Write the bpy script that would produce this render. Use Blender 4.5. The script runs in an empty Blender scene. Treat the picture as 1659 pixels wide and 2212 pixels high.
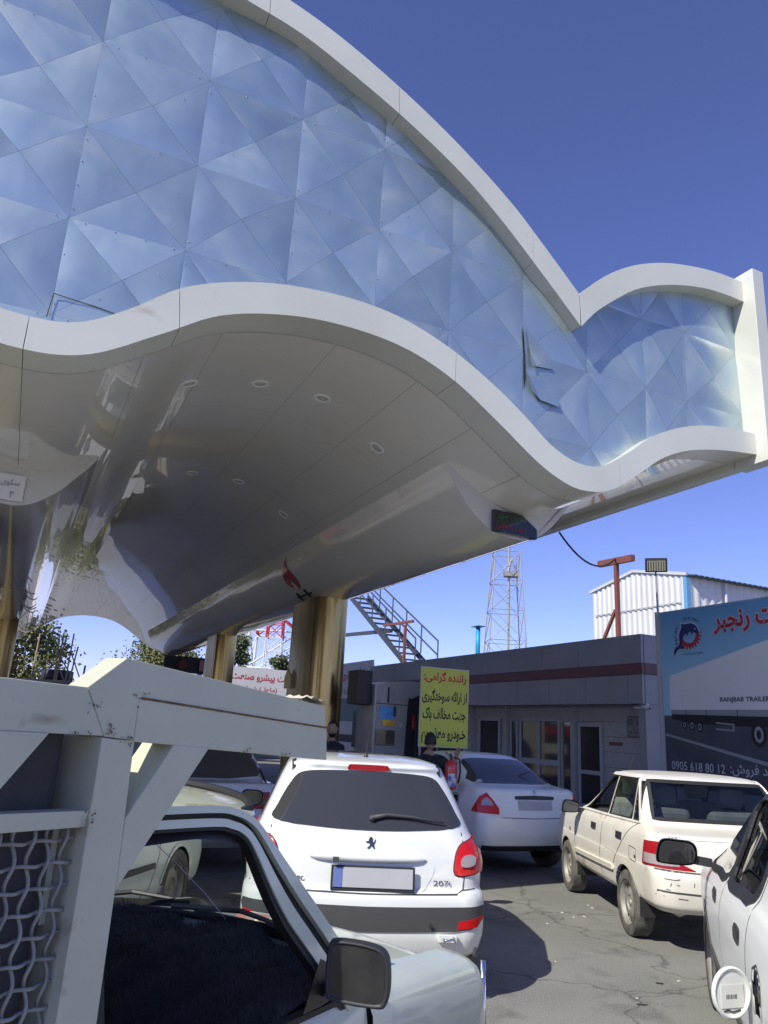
import bpy, bmesh, math, random
from math import sin, cos, tan, radians, pi, sqrt, atan2
from mathutils import Vector, Matrix, geometry
from mathutils.bvhtree import BVHTree
random.seed(7)
S = bpy.context.scene
C = S.collection

# ---------------------------------------------------------------- camera, sky, sun, exposure
H = 1.66
PITCH, ROLL = radians(15.9), radians(3.2)
cam_d = bpy.data.cameras.new('camera'); cam = bpy.data.objects.new('camera', cam_d); C.objects.link(cam)
_f = Vector((0, cos(PITCH), sin(PITCH))); _u = Vector((0, -sin(PITCH), cos(PITCH))); _r = Vector((1, 0, 0))
_R = cos(ROLL) * _r + sin(ROLL) * _u; _U = -sin(ROLL) * _r + cos(ROLL) * _u
cam.matrix_world = Matrix(((_R.x, _U.x, -_f.x, 0), (_R.y, _U.y, -_f.y, 0), (_R.z, _U.z, -_f.z, H), (0, 0, 0, 1)))
cam_d.sensor_fit = 'HORIZONTAL'; cam_d.sensor_width = 36; cam_d.lens = 36 * 1660 / 1659
cam_d.clip_start = 0.05; cam_d.clip_end = 3000
S.camera = cam

LIGHT = Vector((0.74, 0.83, -1.0)).normalized()          # the way the sunlight travels
EL = math.asin(-LIGHT.z); AZI = atan2(-LIGHT.x, -LIGHT.y)
W = bpy.data.worlds.new('World'); S.world = W; W.use_nodes = True
_sky = W.node_tree.nodes.new('ShaderNodeTexSky'); _sky.sky_type = 'NISHITA'; _sky.sun_disc = False
_sky.sun_elevation = EL; _sky.sun_rotation = AZI % (2 * pi)
_sky.altitude = 1500; _sky.air_density = 1.0; _sky.dust_density = 0.2; _sky.ozone_density = 6.5
_bg = W.node_tree.nodes['Background']; _bg.inputs[1].default_value = 0.085
_tint = W.node_tree.nodes.new('ShaderNodeMix'); _tint.data_type = 'RGBA'; _tint.blend_type = 'MULTIPLY'; _tint.inputs[0].default_value = 1.0; _tint.inputs[7].default_value = (1.12, .865, 1.10, 1)   # even tint: the deep violet-blue of a dry high-altitude sky
W.node_tree.links.new(_sky.outputs[0], _tint.inputs[6]); W.node_tree.links.new(_tint.outputs[2], _bg.inputs[0])
sun_d = bpy.data.lights.new('sun', 'SUN'); sun = bpy.data.objects.new('sun', sun_d); C.objects.link(sun)
sun_d.energy = 2.8; sun_d.angle = radians(0.5); sun_d.color = (1.0, 0.965, 0.84)
sun.rotation_euler = LIGHT.to_track_quat('-Z', 'Y').to_euler()
S.view_settings.view_transform = 'Standard'; S.view_settings.look = 'None'
S.view_settings.gamma = 1; S.view_settings.use_curve_mapping = False
S.view_settings.exposure = 0.95
S.render.engine = 'CYCLES'
S.cycles.max_bounces = 8; S.cycles.transparent_max_bounces = 12; S.cycles.caustics_reflective = False; S.cycles.caustics_refractive = False
S.cycles.use_denoising = True

# ---------------------------------------------------------------- materials
MATS = {}
def mat(name, col=(.5, .5, .5), rough=.5, metal=0, col2=None, nscale=4, ncontrast=(.35, .65), bump=0, bscale=30, bdist=.02, coat=0, crough=.03, spec=.5,
        alpha=1, trans=0, ior=1.5, emit=None, estr=0, detail=5, stretch=None, rough2=None, grime=None, gscale=2.5, gcut=(.55, .75), bdetail=4):
    if name in MATS: return MATS[name]
    m = bpy.data.materials.new(name); m.use_nodes = True; nt = m.node_tree; N = nt.nodes; L = nt.links
    b = N['Principled BSDF']; b.inputs['Base Color'].default_value = (*col, 1); b.inputs['Roughness'].default_value = rough
    b.inputs['Metallic'].default_value = metal; b.inputs['Coat Weight'].default_value = coat; b.inputs['Coat Roughness'].default_value = crough
    b.inputs['Specular IOR Level'].default_value = spec; b.inputs['Alpha'].default_value = alpha
    b.inputs['Transmission Weight'].default_value = trans; b.inputs['IOR'].default_value = ior
    if emit: b.inputs['Emission Color'].default_value = (*emit, 1); b.inputs['Emission Strength'].default_value = estr
    co = None
    def coord():
        nonlocal co
        if co is None:
            tc = N.new('ShaderNodeTexCoord'); co = tc.outputs['Object']
            if stretch:
                mp = N.new('ShaderNodeMapping'); mp.inputs['Scale'].default_value = stretch; L.new(co, mp.inputs['Vector']); co = mp.outputs[0]
        return co
    def noise(scale, det, lo, hi, dist=0):
        n = N.new('ShaderNodeTexNoise'); n.inputs['Scale'].default_value = scale; n.inputs['Detail'].default_value = det; n.inputs['Distortion'].default_value = dist
        L.new(coord(), n.inputs['Vector'])
        r = N.new('ShaderNodeMapRange'); r.inputs['From Min'].default_value = lo; r.inputs['From Max'].default_value = hi; L.new(n.outputs['Fac'], r.inputs['Value'])
        return r.outputs[0]
    cur = None
    if col2:
        f = noise(nscale, detail, *ncontrast)
        mx = N.new('ShaderNodeMix'); mx.data_type = 'RGBA'; L.new(f, mx.inputs[0]); mx.inputs[6].default_value = (*col, 1); mx.inputs[7].default_value = (*col2, 1)
        cur = mx.outputs[2]
        if rough2 is not None:
            mr = N.new('ShaderNodeMapRange'); mr.inputs['To Min'].default_value = rough; mr.inputs['To Max'].default_value = rough2; L.new(f, mr.inputs['Value']); L.new(mr.outputs[0], b.inputs['Roughness'])
    if grime:
        g = noise(gscale, 8, *gcut, .6)
        mx = N.new('ShaderNodeMix'); mx.data_type = 'RGBA'; L.new(g, mx.inputs[0]); mx.inputs[7].default_value = (*grime, 1)
        if cur: L.new(cur, mx.inputs[6])
        else: mx.inputs[6].default_value = (*col, 1)
        cur = mx.outputs[2]
    if cur: L.new(cur, b.inputs['Base Color'])
    if bump:
        n = N.new('ShaderNodeTexNoise'); n.inputs['Scale'].default_value = bscale; n.inputs['Detail'].default_value = bdetail; L.new(coord(), n.inputs['Vector'])
        bp = N.new('ShaderNodeBump'); bp.inputs['Strength'].default_value = bump; bp.inputs['Distance'].default_value = bdist; L.new(n.outputs['Fac'], bp.inputs['Height']); L.new(bp.outputs[0], b.inputs['Normal'])
    MATS[name] = m; return m

# ---------------------------------------------------------------- mesh helpers
class MB:
    def __init__(s): s.v = []; s.f = []
    def add(s, vs, fs):
        o = len(s.v); s.v += [tuple(p) for p in vs]; s.f += [tuple(i + o for i in f) for f in fs]; return s
    def box(s, x0, x1, y0, y1, z0, z1, M=None):
        vs = [Vector((x, y, z)) for z in (z0, z1) for y in (y0, y1) for x in (x0, x1)]
        if M: vs = [M @ p for p in vs]
        return s.add(vs, [(0, 2, 3, 1), (4, 5, 7, 6), (0, 1, 5, 4), (2, 6, 7, 3), (0, 4, 6, 2), (1, 3, 7, 5)])
    def bar(s, a, b, w, h, up=(0, 0, 1)):
        a = Vector(a); b = Vector(b); d = (b - a); L = d.length; d.normalize(); up = Vector(up)
        if abs(d.dot(up)) > .98: up = Vector((0, 1, 0))
        r = d.cross(up).normalized(); u = r.cross(d)
        vs = [p + r * sx * w / 2 + u * sz * h / 2 for p in (a, b) for sx, sz in ((-1, -1), (1, -1), (1, 1), (-1, 1))]
        return s.add(vs, [(0, 3, 2, 1), (4, 5, 6, 7), (0, 1, 5, 4), (1, 2, 6, 5), (2, 3, 7, 6), (3, 0, 4, 7)])
    def tube(s, pts, r, n=8, caps=True):
        pts = [Vector(p) for p in pts]; rs = r if isinstance(r, (list, tuple)) else [r] * len(pts); vs = []; prev = None
        for i, p in enumerate(pts):
            d = (pts[min(i + 1, len(pts) - 1)] - pts[max(i - 1, 0)]).normalized()
            if prev is None:
                a = Vector((0, 0, 1)) if abs(d.z) < .9 else Vector((1, 0, 0)); x = d.cross(a).normalized()
            else: x = (prev - d * prev.dot(d)).normalized()
            prev = x; y = d.cross(x)
            vs += [p + (x * cos(2 * pi * k / n) + y * sin(2 * pi * k / n)) * rs[i] for k in range(n)]
        fs = [(i * n + k, i * n + (k + 1) % n, (i + 1) * n + (k + 1) % n, (i + 1) * n + k) for i in range(len(pts) - 1) for k in range(n)]
        if caps: fs += [tuple(range(n))[::-1], tuple(range((len(pts) - 1) * n, len(pts) * n))]
        return s.add(vs, fs)
    def lathe(s, prof, n=24, M=None):        # prof [(r, z)]
        vs = [Vector((r * cos(2 * pi * k / n), r * sin(2 * pi * k / n), z)) for r, z in prof for k in range(n)]
        if M: vs = [M @ p for p in vs]
        fs = [(i * n + k, i * n + (k + 1) % n, (i + 1) * n + (k + 1) % n, (i + 1) * n + k) for i in range(len(prof) - 1) for k in range(n)]
        fs += [tuple(range(n))[::-1], tuple(range((len(prof) - 1) * n, len(prof) * n))]
        return s.add(vs, fs)
    def prism(s, poly, d, M=None):           # poly in xy, extruded 0..d in z
        n = len(poly); vs = [Vector((x, y, z)) for z in (0, d) for x, y in poly]
        if M: vs = [M @ p for p in vs]
        fs = [tuple(range(n))[::-1], tuple(range(n, 2 * n))] + [(i, (i + 1) % n, n + (i + 1) % n, n + i) for i in range(n)]
        return s.add(vs, fs)
    def grid(s, rows, closed=False):         # rows of points
        nr = len(rows); nc = len(rows[0]); vs = [p for r in rows for p in r]
        return s.add(vs, [(i * nc + k, i * nc + (k + 1) % nc, (i + 1) * nc + (k + 1) % nc, (i + 1) * nc + k) for i in range(nr - 1) for k in range(nc if closed else nc - 1)])
    def mesh(s, name='m', smooth=False):
        me = bpy.data.meshes.new(name); me.from_pydata(s.v, [], s.f); me.update()
        bm = bmesh.new(); bm.from_mesh(me); bmesh.ops.recalc_face_normals(bm, faces=bm.faces); bm.to_mesh(me); bm.free()
        if smooth:
            for p in me.polygons: p.use_smooth = True
        return me
    def build(s, name, m, parent=None, smooth=False, bevel=0):
        return obj(name, s.mesh(name, smooth), m, parent, bevel)
def obj(name, me, m, parent=None, bevel=0):
    o = bpy.data.objects.new(name, me); C.objects.link(o)
    if m is not None and not me.materials: me.materials.append(m)
    if parent: o.parent = parent
    if bevel:
        b = o.modifiers.new('b', 'BEVEL'); b.width = bevel; b.segments = 2; b.limit_method = 'ANGLE'; b.angle_limit = radians(40)
    return o
def tag(o, label, cat, group=None, kind=None):
    if label: o['label'] = label
    if cat: o['category'] = cat
    if group: o['group'] = group
    if kind: o['kind'] = kind
    return o
def thing(name, label, cat, loc=(0, 0, 0), rotz=0, group=None, M=None):
    o = bpy.data.objects.new(name, None); C.objects.link(o)
    if M is not None: o.matrix_world = M
    else: o.location = loc; o.rotation_euler = (0, 0, rotz)
    o.empty_display_size = .2
    return tag(o, label, cat, group)
def struct(o): o['kind'] = 'structure'; return o
def smooth_by_angle(me, ang=35):
    for p in me.polygons: p.use_smooth = True
    bm = bmesh.new(); bm.from_mesh(me)
    for e in bm.edges:
        if len(e.link_faces) == 2 and e.calc_face_angle(0) > radians(ang): e.smooth = False
    bm.to_mesh(me); bm.free()
def spline(pts, per=6, closed=False):        # Catmull-Rom through 2D/3D points
    P = [Vector(p) for p in pts]; n = len(P); out = []
    rng = range(n) if closed else range(n - 1)
    for i in rng:
        if closed: p0, p1, p2, p3 = P[i - 1], P[i], P[(i + 1) % n], P[(i + 2) % n]
        else: p0, p1, p2, p3 = P[max(i - 1, 0)], P[i], P[i + 1], P[min(i + 2, n - 1)]
        for k in range(per):
            t = k / per
            out.append(.5 * ((2 * p1) + (p2 - p0) * t + (2 * p0 - 5 * p1 + 4 * p2 - p3) * t * t + (3 * p1 - p0 - 3 * p2 + p3) * t ** 3))
    if not closed: out.append(P[-1].copy())
    return out
def interp(x, pts):
    if x <= pts[0][0]: return pts[0][1]
    for (a, b), (c, d) in zip(pts, pts[1:]):
        if x <= c: return b + (d - b) * (x - a) / (c - a) if c > a else d
    return pts[-1][1]
def inside(p, poly):
    x, y = p[0], p[1]; r = False; n = len(poly)
    for i in range(n):
        x1, y1 = poly[i][0], poly[i][1]; x2, y2 = poly[i - 1][0], poly[i - 1][1]
        if (y1 > y) != (y2 > y) and x < (x2 - x1) * (y - y1) / (y2 - y1) + x1: r = not r
    return r

# ---------------------------------------------------------------- lettering
_FORMS = {'ا': 'FE8D FE8E', 'آ': 'FE81 FE82', 'أ': 'FE83 FE84', 'ب': 'FE8F FE90 FE91 FE92', 'پ': 'FB56 FB57 FB58 FB59', 'ت': 'FE95 FE96 FE97 FE98', 'ث': 'FE99 FE9A FE9B FE9C', 'ج': 'FE9D FE9E FE9F FEA0',
          'ح': 'FEA1 FEA2 FEA3 FEA4', 'خ': 'FEA5 FEA6 FEA7 FEA8', 'د': 'FEA9 FEAA', 'ذ': 'FEAB FEAC', 'ر': 'FEAD FEAE', 'ز': 'FEAF FEB0', 'س': 'FEB1 FEB2 FEB3 FEB4', 'ش': 'FEB5 FEB6 FEB7 FEB8',
          'ص': 'FEB9 FEBA FEBB FEBC', 'ع': 'FEC9 FECA FECB FECC', 'ف': 'FED1 FED2 FED3 FED4', 'ک': 'FB8E FB8F FB90 FB91', 'گ': 'FB92 FB93 FB94 FB95', 'ل': 'FEDD FEDE FEDF FEE0', 'م': 'FEE1 FEE2 FEE3 FEE4',
          'ن': 'FEE5 FEE6 FEE7 FEE8', 'و': 'FEED FEEE', 'ه': 'FEE9 FEEA FEEB FEEC', 'ی': 'FBFC FBFD FBFE FBFF', 'ئ': 'FE89 FE8A FE8B FE8C', 'ط': 'FEC1 FEC2 FEC3 FEC4', 'ق': 'FED5 FED6 FED7 FED8'}
_FORMS = {k: [chr(int(h, 16)) for h in v.split()] for k, v in _FORMS.items()}
def shape_fa(t):
    out = []
    for i, ch in enumerate(t):
        if ch not in _FORMS: out.append(ch); continue
        f = _FORMS[ch]; pv = t[i - 1] if i else ' '; nx = t[i + 1] if i + 1 < len(t) else ' '
        jp = (pv in _FORMS and len(_FORMS[pv]) == 4) or pv == 'ـ'; jn = len(f) == 4 and (nx in _FORMS or nx == 'ـ')
        out.append(f[3] if jp and jn else f[2] if jn else f[1] if jp else f[0])
    out = out[::-1]
    return ''.join({'(': ')', ')': '('}.get(c, c) for c in out)
def lettering(text, m, parent, M, w=None, h=None, depth=.002, bold=0, fa=False, name='lettering', align='C', fit='both'):
    """flat raised letters; M maps (x right, y up, z out); the text's box is centred at the origin of M and scaled to w x h"""
    cu = bpy.data.curves.new('txt', 'FONT'); cu.body = shape_fa(text) if fa else text; cu.resolution_u = 3; cu.offset = bold; cu.extrude = 0
    o = bpy.data.objects.new('txt', cu); C.objects.link(o)
    me = bpy.data.meshes.new_from_object(o.evaluated_get(bpy.context.evaluated_depsgraph_get()))
    bpy.data.objects.remove(o); bpy.data.curves.remove(cu)
    xs = [v.co.x for v in me.vertices]; ys = [v.co.y for v in me.vertices]
    x0, x1, y0, y1 = min(xs), max(xs), min(ys), max(ys)
    sx = w / (x1 - x0) if w else None; sy = h / (y1 - y0) if h else None
    if sx is None: sx = sy
    if sy is None: sy = sx
    for v in me.vertices:
        p = Vector(((v.co.x - (x0 + x1) / 2) * sx, (v.co.y - (y0 + y1) / 2) * sy, depth)); v.co = M @ p
    me.materials.clear()
    return obj(name, me, m, parent)
def frame(o, right, up):                     # matrix with origin o, x=right, y=up, z=out
    r = Vector(right).normalized(); u = Vector(up).normalized(); n = r.cross(u)
    return Matrix(((r.x, u.x, n.x, o[0]), (r.y, u.y, n.y, o[1]), (r.z, u.z, n.z, o[2]), (0, 0, 0, 1)))

# site axes: A runs under the canopy away from the camera, B to the right across it
AZ = radians(24.5)
MA = Matrix(((cos(AZ), -sin(AZ), 0, 0), (sin(AZ), cos(AZ), 0, 0), (0, 0, 1, 0), (0, 0, 0, 1)))     # local (D, s, h) -> world
# ================================================================ ground
def asphalt_mat():
    m = bpy.data.materials.new('asphalt'); m.use_nodes = True; N = m.node_tree.nodes; L = m.node_tree.links; b = N['Principled BSDF']; b.inputs['Roughness'].default_value = .88; b.inputs['Specular IOR Level'].default_value = .3
    tc = N.new('ShaderNodeTexCoord').outputs['Object']
    def noise(sc, det, lo, hi, t0=0, t1=1, dist=0):
        n = N.new('ShaderNodeTexNoise'); n.inputs['Scale'].default_value = sc; n.inputs['Detail'].default_value = det; n.inputs['Distortion'].default_value = dist; L.new(tc, n.inputs['Vector'])
        r = N.new('ShaderNodeMapRange'); r.inputs['From Min'].default_value = lo; r.inputs['From Max'].default_value = hi; r.inputs['To Min'].default_value = t0; r.inputs['To Max'].default_value = t1; L.new(n.outputs['Fac'], r.inputs['Value']); return r.outputs[0], n.outputs['Fac']
    def mix(f, A_, B_):
        x = N.new('ShaderNodeMix'); x.data_type = 'RGBA'; L.new(f, x.inputs[0])
        for k, c in ((6, A_), (7, B_)):
            if isinstance(c, tuple): x.inputs[k].default_value = (*c, 1)
            else: L.new(c, x.inputs[k])
        return x.outputs[2]
    c = mix(noise(.8, 8, .3, .7)[0], (.185, .18, .166), (.265, .258, .238))
    c = mix(noise(2.6, 10, .54, .72, 0, .7, .8)[0], c, (.10, .098, .092))
    fine, raw = noise(75, 2, .38, .62); c = mix(noise(75, 2, .56, .66, 0, .55)[0], c, (.36, .35, .33)); c = mix(noise(110, 2, .58, .68, 0, .6)[0], c, (.08, .078, .075))
    vo = N.new('ShaderNodeTexVoronoi'); vo.feature = 'DISTANCE_TO_EDGE'; vo.inputs['Scale'].default_value = .42
    wn = N.new('ShaderNodeTexNoise'); wn.inputs['Scale'].default_value = 2.2; wn.inputs['Detail'].default_value = 6; L.new(tc, wn.inputs['Vector']); va = N.new('ShaderNodeVectorMath'); va.operation = 'MULTIPLY_ADD'; va.inputs[1].default_value = (.55, .55, .55); L.new(wn.outputs['Color'], va.inputs[0]); L.new(tc, va.inputs[2]); L.new(va.outputs[0], vo.inputs['Vector'])
    cr = N.new('ShaderNodeMapRange'); cr.inputs['From Min'].default_value = .002; cr.inputs['From Max'].default_value = .007; cr.inputs['To Min'].default_value = .55; cr.inputs['To Max'].default_value = 0; L.new(vo.outputs['Distance'], cr.inputs['Value']); c = mix(cr.outputs[0], c, (.06, .058, .055))
    L.new(c, b.inputs['Base Color']); bp = N.new('ShaderNodeBump'); bp.inputs['Strength'].default_value = .6; bp.inputs['Distance'].default_value = .006; L.new(raw, bp.inputs['Height']); L.new(bp.outputs[0], b.inputs['Normal']); return m
m_asph = asphalt_mat()
g = MB(); NG = 40
g.add([(-900, -900, 0), (900, -900, 0), (900, 1500, 0), (-900, 1500, 0)], [(0, 1, 2, 3)])
ground = struct(g.build('ground', m_asph))
yd = struct(MB().add([MA @ Vector(p) for p in ((-45, 31.5, .005), (9.8, 31.5, .005), (9.8, 39.9, .005), (-45, 39.9, .005))], [(0, 1, 2, 3)]).build('yard', mat('dusty_yard', (.34, .28, .205), .95, col2=(.28, .23, .17), nscale=.8)))
m_stain = mat('oil_stain', (.035, .034, .033), .6, spec=.4)
def blotch(x, y, r, seed):
    rnd = random.Random(seed); n = 18; ph = [rnd.uniform(.45, 1.1) for _ in range(n)]; st = rnd.uniform(1, 2.6)
    pts = spline([(x + st * r * ph[i] * cos(2 * pi * i / n), y + r * ph[i] * sin(2 * pi * i / n), .004) for i in range(n)], 3, True)
    return MB().add(pts, [tuple(range(len(pts)))])
st = MB()
for i, (x, y, r) in enumerate([(1.7, 4.35, .03), (1.95, 4.3, .028), (1.78, 4.75, .015), (1.62, 3.85, .016), (2.35, 4.95, .03), (2.1, 4.6, .02), (1.9, 5.8, .02), (1.45, 5.2, .018), (2.4, 5.7, .025), (2.6, 5.3, .022), (1.8, 3.4, .03), (1.5, 3.1, .02), (2.2, 6.3, .03), (2.0, 3.9, .018)]):
    b = blotch(x, y, r, i); st.add(b.v, b.f)
so = st.build('oil_stains', m_stain); so['kind'] = 'stuff'; tag(so, 'small dark oil drips on the grey asphalt between the cars', 'stains')
lit = MB(); rnd = random.Random(3)
for i in range(16):
    x = rnd.uniform(1.2, 2.6); y = rnd.uniform(4, 9); r = rnd.uniform(.003, .010); a = rnd.uniform(0, 3)
    lit.box(-r * 1.6, r * 1.6, -r, r, .0, r * .7, Matrix.Translation((x, y, .001)) @ Matrix.Rotation(a, 4, 'Z'))
lo = lit.build('litter', mat('litter', (.6, .58, .52), .9)); lo['kind'] = 'stuff'; tag(lo, 'pale scraps of litter scattered on the asphalt', 'litter')

# ================================================================ canopy of the filling station
m_white = mat('canopy_white', (.66, .67, .60), .32, col2=(.59, .60, .535), nscale=.9, bump=.05, bscale=1.5, bdist=.05, stretch=None, grime=(.50, .45, .38), gscale=3.2, gcut=(.66, .82), coat=.25, crough=.15)
m_soff = mat('soffit_gloss', (.80, .775, .705), .22, col2=(.74, .72, .65), nscale=.7, bump=.17, bscale=2.0, bdist=.03, coat=1.0, crough=.015, bdetail=3, spec=.7)
m_gold = mat('gold_cladding', (.50, .37, .16), .27, 1.0, col2=(.36, .26, .10), nscale=2, bump=.22, bscale=1.6, bdist=.03, stretch=(3.5, 3.5, .5), bdetail=3)
m_dark = mat('dark_gap', (.02, .02, .02), .8)
def panel_mat():
    m = bpy.data.materials.new('blue_mirror_panel'); m.use_nodes = True; N = m.node_tree.nodes; L = m.node_tree.links; b = N['Principled BSDF']
    tc = N.new('ShaderNodeTexCoord'); oi = N.new('ShaderNodeObjectInfo')
    ad = N.new('ShaderNodeVectorMath'); ad.operation = 'ADD'
    mu = N.new('ShaderNodeVectorMath'); mu.operation = 'SCALE'; mu.inputs[3].default_value = 3.0
    cx = N.new('ShaderNodeCombineXYZ'); L.new(oi.outputs['Random'], cx.inputs[0]); L.new(oi.outputs['Random'], cx.inputs[2]); L.new(cx.outputs[0], mu.inputs[0])
    L.new(tc.outputs['Object'], ad.inputs[0]); L.new(mu.outputs[0], ad.inputs[1])
    n1 = N.new('ShaderNodeTexNoise'); n1.inputs['Scale'].default_value = 1.15; n1.inputs['Detail'].default_value = 3; n1.inputs['Distortion'].default_value = .8; L.new(ad.outputs[0], n1.inputs['Vector'])
    cr = N.new('ShaderNodeValToRGB'); e = cr.color_ramp.elements
    e[0].position = .36; e[0].color = (.395, .50, .575, 1); e[1].position = .70; e[1].color = (.60, .66, .635, 1)
    x = cr.color_ramp.elements.new(.54); x.color = (.455, .56, .605, 1)
    L.new(n1.outputs['Fac'], cr.inputs[0])
    mx = N.new('ShaderNodeHueSaturation'); L.new(cr.outputs[0], mx.inputs['Color'])
    mr = N.new('ShaderNodeMapRange'); mr.inputs['To Min'].default_value = .88; mr.inputs['To Max'].default_value = 1.1; L.new(oi.outputs['Random'], mr.inputs['Value']); L.new(mr.outputs[0], mx.inputs['Value'])
    L.new(mx.outputs[0], b.inputs['Base Color'])
    b.inputs['Metallic'].default_value = .7
    r = N.new('ShaderNodeMapRange'); r.inputs['To Min'].default_value = .32; r.inputs['To Max'].default_value = .48; L.new(n1.outputs['Fac'], r.inputs['Value']); L.new(r.outputs[0], b.inputs['Roughness'])
    n2 = N.new('ShaderNodeTexNoise'); n2.inputs['Scale'].default_value = 2.3; n2.inputs['Detail'].default_value = 2; L.new(ad.outputs[0], n2.inputs['Vector'])
    bp = N.new('ShaderNodeBump'); bp.inputs['Strength'].default_value = .16; bp.inputs['Distance'].default_value = .06; L.new(n2.outputs['Fac'], bp.inputs['Height']); L.new(bp.outputs[0], b.inputs['Normal'])
    return m
m_blue = panel_mat()

S0, SE = 6.0, 31.0
mir = lambda P: [(-.7 - d, h) for d, h in P[::-1]][:-1] + list(P)
LBc = mir([(-.35, 4.3), (.11, 4.38), (.62, 4.7), (1.1, 5.02), (1.7, 5.2), (2.3, 5.25), (2.88, 5.19), (3.4, 5.0), (3.9, 4.69), (4.4, 4.35), (4.75, 4.19), (5.02, 4.155), (5.35, 4.23), (5.75, 4.49), (6.1, 4.74), (6.5, 4.91), (7.0, 5.02), (7.6, 5.09)])
LTc = mir([(-.35, 4.58), (.0, 4.63), (.36, 4.86), (.75, 5.18), (1.23, 5.39), (1.75, 5.51), (2.35, 5.55), (2.87, 5.49), (3.4, 5.31), (3.89, 5.05), (4.25, 4.81), (4.6, 4.55), (4.95, 4.435), (5.25, 4.48), (5.6, 4.7), (5.95, 4.96), (6.4, 5.17), (6.9, 5.3), (7.6, 5.36)])
UTb = mir([(-.35, 8.9), (.5, 8.84), (1.36, 8.67), (2.0, 8.47), (2.7, 8.15), (3.37, 7.77), (4.03, 7.31), (4.5, 6.89), (4.97, 6.44)])
ULb = mir([(-.35, 8.58), (.3, 8.55), (.98, 8.43), (1.53, 8.32), (2.1, 8.1), (2.75, 7.8), (3.4, 7.43), (3.9, 7.05), (4.4, 6.6), (4.98, 6.05)])
UTs = [(4.97, 6.44), (5.2, 6.67), (5.5, 6.91), (5.86, 7.12), (6.3, 7.29), (6.8, 7.4), (7.2, 7.445), (7.62, 7.45)]
ULs = [(5.0, 6.06), (5.2, 6.29), (5.49, 6.54), (5.84, 6.79), (6.3, 6.99), (6.8, 7.12), (7.2, 7.165), (7.62, 7.16)]
def resamp(pts, n):
    P = spline(pts, 10); d = [0]
    for a, b in zip(P, P[1:]): d.append(d[-1] + (b - a).length)
    out = []; j = 0
    for i in range(n + 1):
        t = d[-1] * i / n
        while j < len(d) - 2 and d[j + 1] < t: j += 1
        out.append(P[j].lerp(P[j + 1], (t - d[j]) / max(1e-9, d[j + 1] - d[j])))
    return out
LBf = [(p.x, p.y) for p in spline([(d, h) for d, h in LBc], 8)]
fLB = lambda D: interp(D, LBf)
LTf = [(p.x, p.y) for p in spline([(d, h) for d, h in LTc], 8)]

canopy = thing('station_canopy', 'wavy white filling station canopy with blue mirrored front and gold columns', 'canopy', M=MA)
fascia = bpy.data.objects.new('fascia', None); C.objects.link(fascia); fascia.parent = canopy
soffit = bpy.data.objects.new('soffit', None); C.objects.link(soffit); soffit.parent = canopy
def band(lo, hi, n, cuts, s0, s1, name='band_segment'):
    a = resamp(lo, n); b = resamp(hi, n); ks = [0] + [int(n * c) for c in cuts] + [n]
    for k0, k1 in zip(ks, ks[1:]):
        mb = MB(); rows = []
        for k in range(k0, k1 + 1):
            e = .003 if k == k0 else -.003 if k == k1 else 0
            d = (a[min(k + 1, n)] - a[max(k - 1, 0)]).normalized() * e
            A_, B_ = a[k] + d, b[k] + d
            rows.append([(A_.x, s0, A_.y), (B_.x, s0, B_.y), (B_.x, s1, B_.y), (A_.x, s1, A_.y)])
        mb.grid(rows, True); m_ = len(rows) - 1
        mb.f += [(0, 1, 2, 3), (m_ * 4 + 3, m_ * 4 + 2, m_ * 4 + 1, m_ * 4)]
        o = mb.build(name, m_white, fascia); smooth_by_angle(o.data, 30)
band(LBc, LTc, 180, (.115, .235, .36, .50, .575, .735, .87), S0, S0 + .38, 'lower_band')
band(ULb, UTb, 140, (.12, .25, .38, .5, .63, .76, .93), S0, S0 + .36, 'upper_band')
band(ULs, UTs, 40, (), S0 + .002, S0 + .36, 'upper_band')
band([(-.7 - d, h) for d, h in ULs[::-1]], [(-.7 - d, h) for d, h in UTs[::-1]], 40, (), S0 + .002, S0 + .36, 'upper_band')
for D0, D1 in ((7.60, 7.79), (-8.49, -8.30)):
    MB().box(D0, D1, S0 - .16, S0 + .32, 4.98, 7.56).build('end_fin', m_white, fascia, bevel=.006)
# mirrored panel field: square cells, each creased into four triangles
mid = lambda a, b: [((p.x + q.x) / 2, (p.y + q.y) / 2) for p, q in zip(a, b)]
reg = mid(resamp(LBc, 160), resamp(LTc, 160))
up1 = mid(resamp(ULb, 120), resamp(UTb, 120)); up2 = mid(resamp(ULs, 30), resamp(UTs, 30))
upL = [(-.7 - d, h) for d, h in up2[::-1]]
region = reg + (upL[:-1] + up1 + up2[1:])[::-1]
SP = S0 + .18
cols = [-8.4, -7.41, -6.74, -5.91, -5.04, -4.13, -3.29, -2.39, -1.445, -.48 + .0, .0]
cols = [-.218 - .945 * k for k in range(9, 0, -1)] + [-.218, .745, 1.688, 2.59, 3.43, 4.34, 5.21, 6.04, 6.71, 7.62]
rows_ = [7.5 + .94 * k for k in (2, 1, 0)] + [6.55, 5.64, 4.72, 3.8]
def clip(poly, tri):
    out = [Vector(p) for p in poly]; a2 = (tri[1] - tri[0]).cross(tri[2] - tri[0])
    T = tri if a2 > 0 else [tri[0], tri[2], tri[1]]
    for i in range(3):
        a, b = T[i], T[(i + 1) % 3]; e = b - a; inp = out; out = []
        for j in range(len(inp)):
            p, q = inp[j - 1], inp[j]; dp = e.cross(p - a); dq = e.cross(q - a)
            if (dp >= 0) != (dq >= 0): out.append(p.lerp(q, dp / (dp - dq)))
            if dq >= 0: out.append(q)
        if not out: return []
    r = []
    for p in out:
        if not r or (p - r[-1]).length > 1e-4: r.append(p)
    if len(r) > 1 and (r[0] - r[-1]).length < 1e-4: r.pop()
    return r
rnd = random.Random(11); NZ = {}
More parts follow.
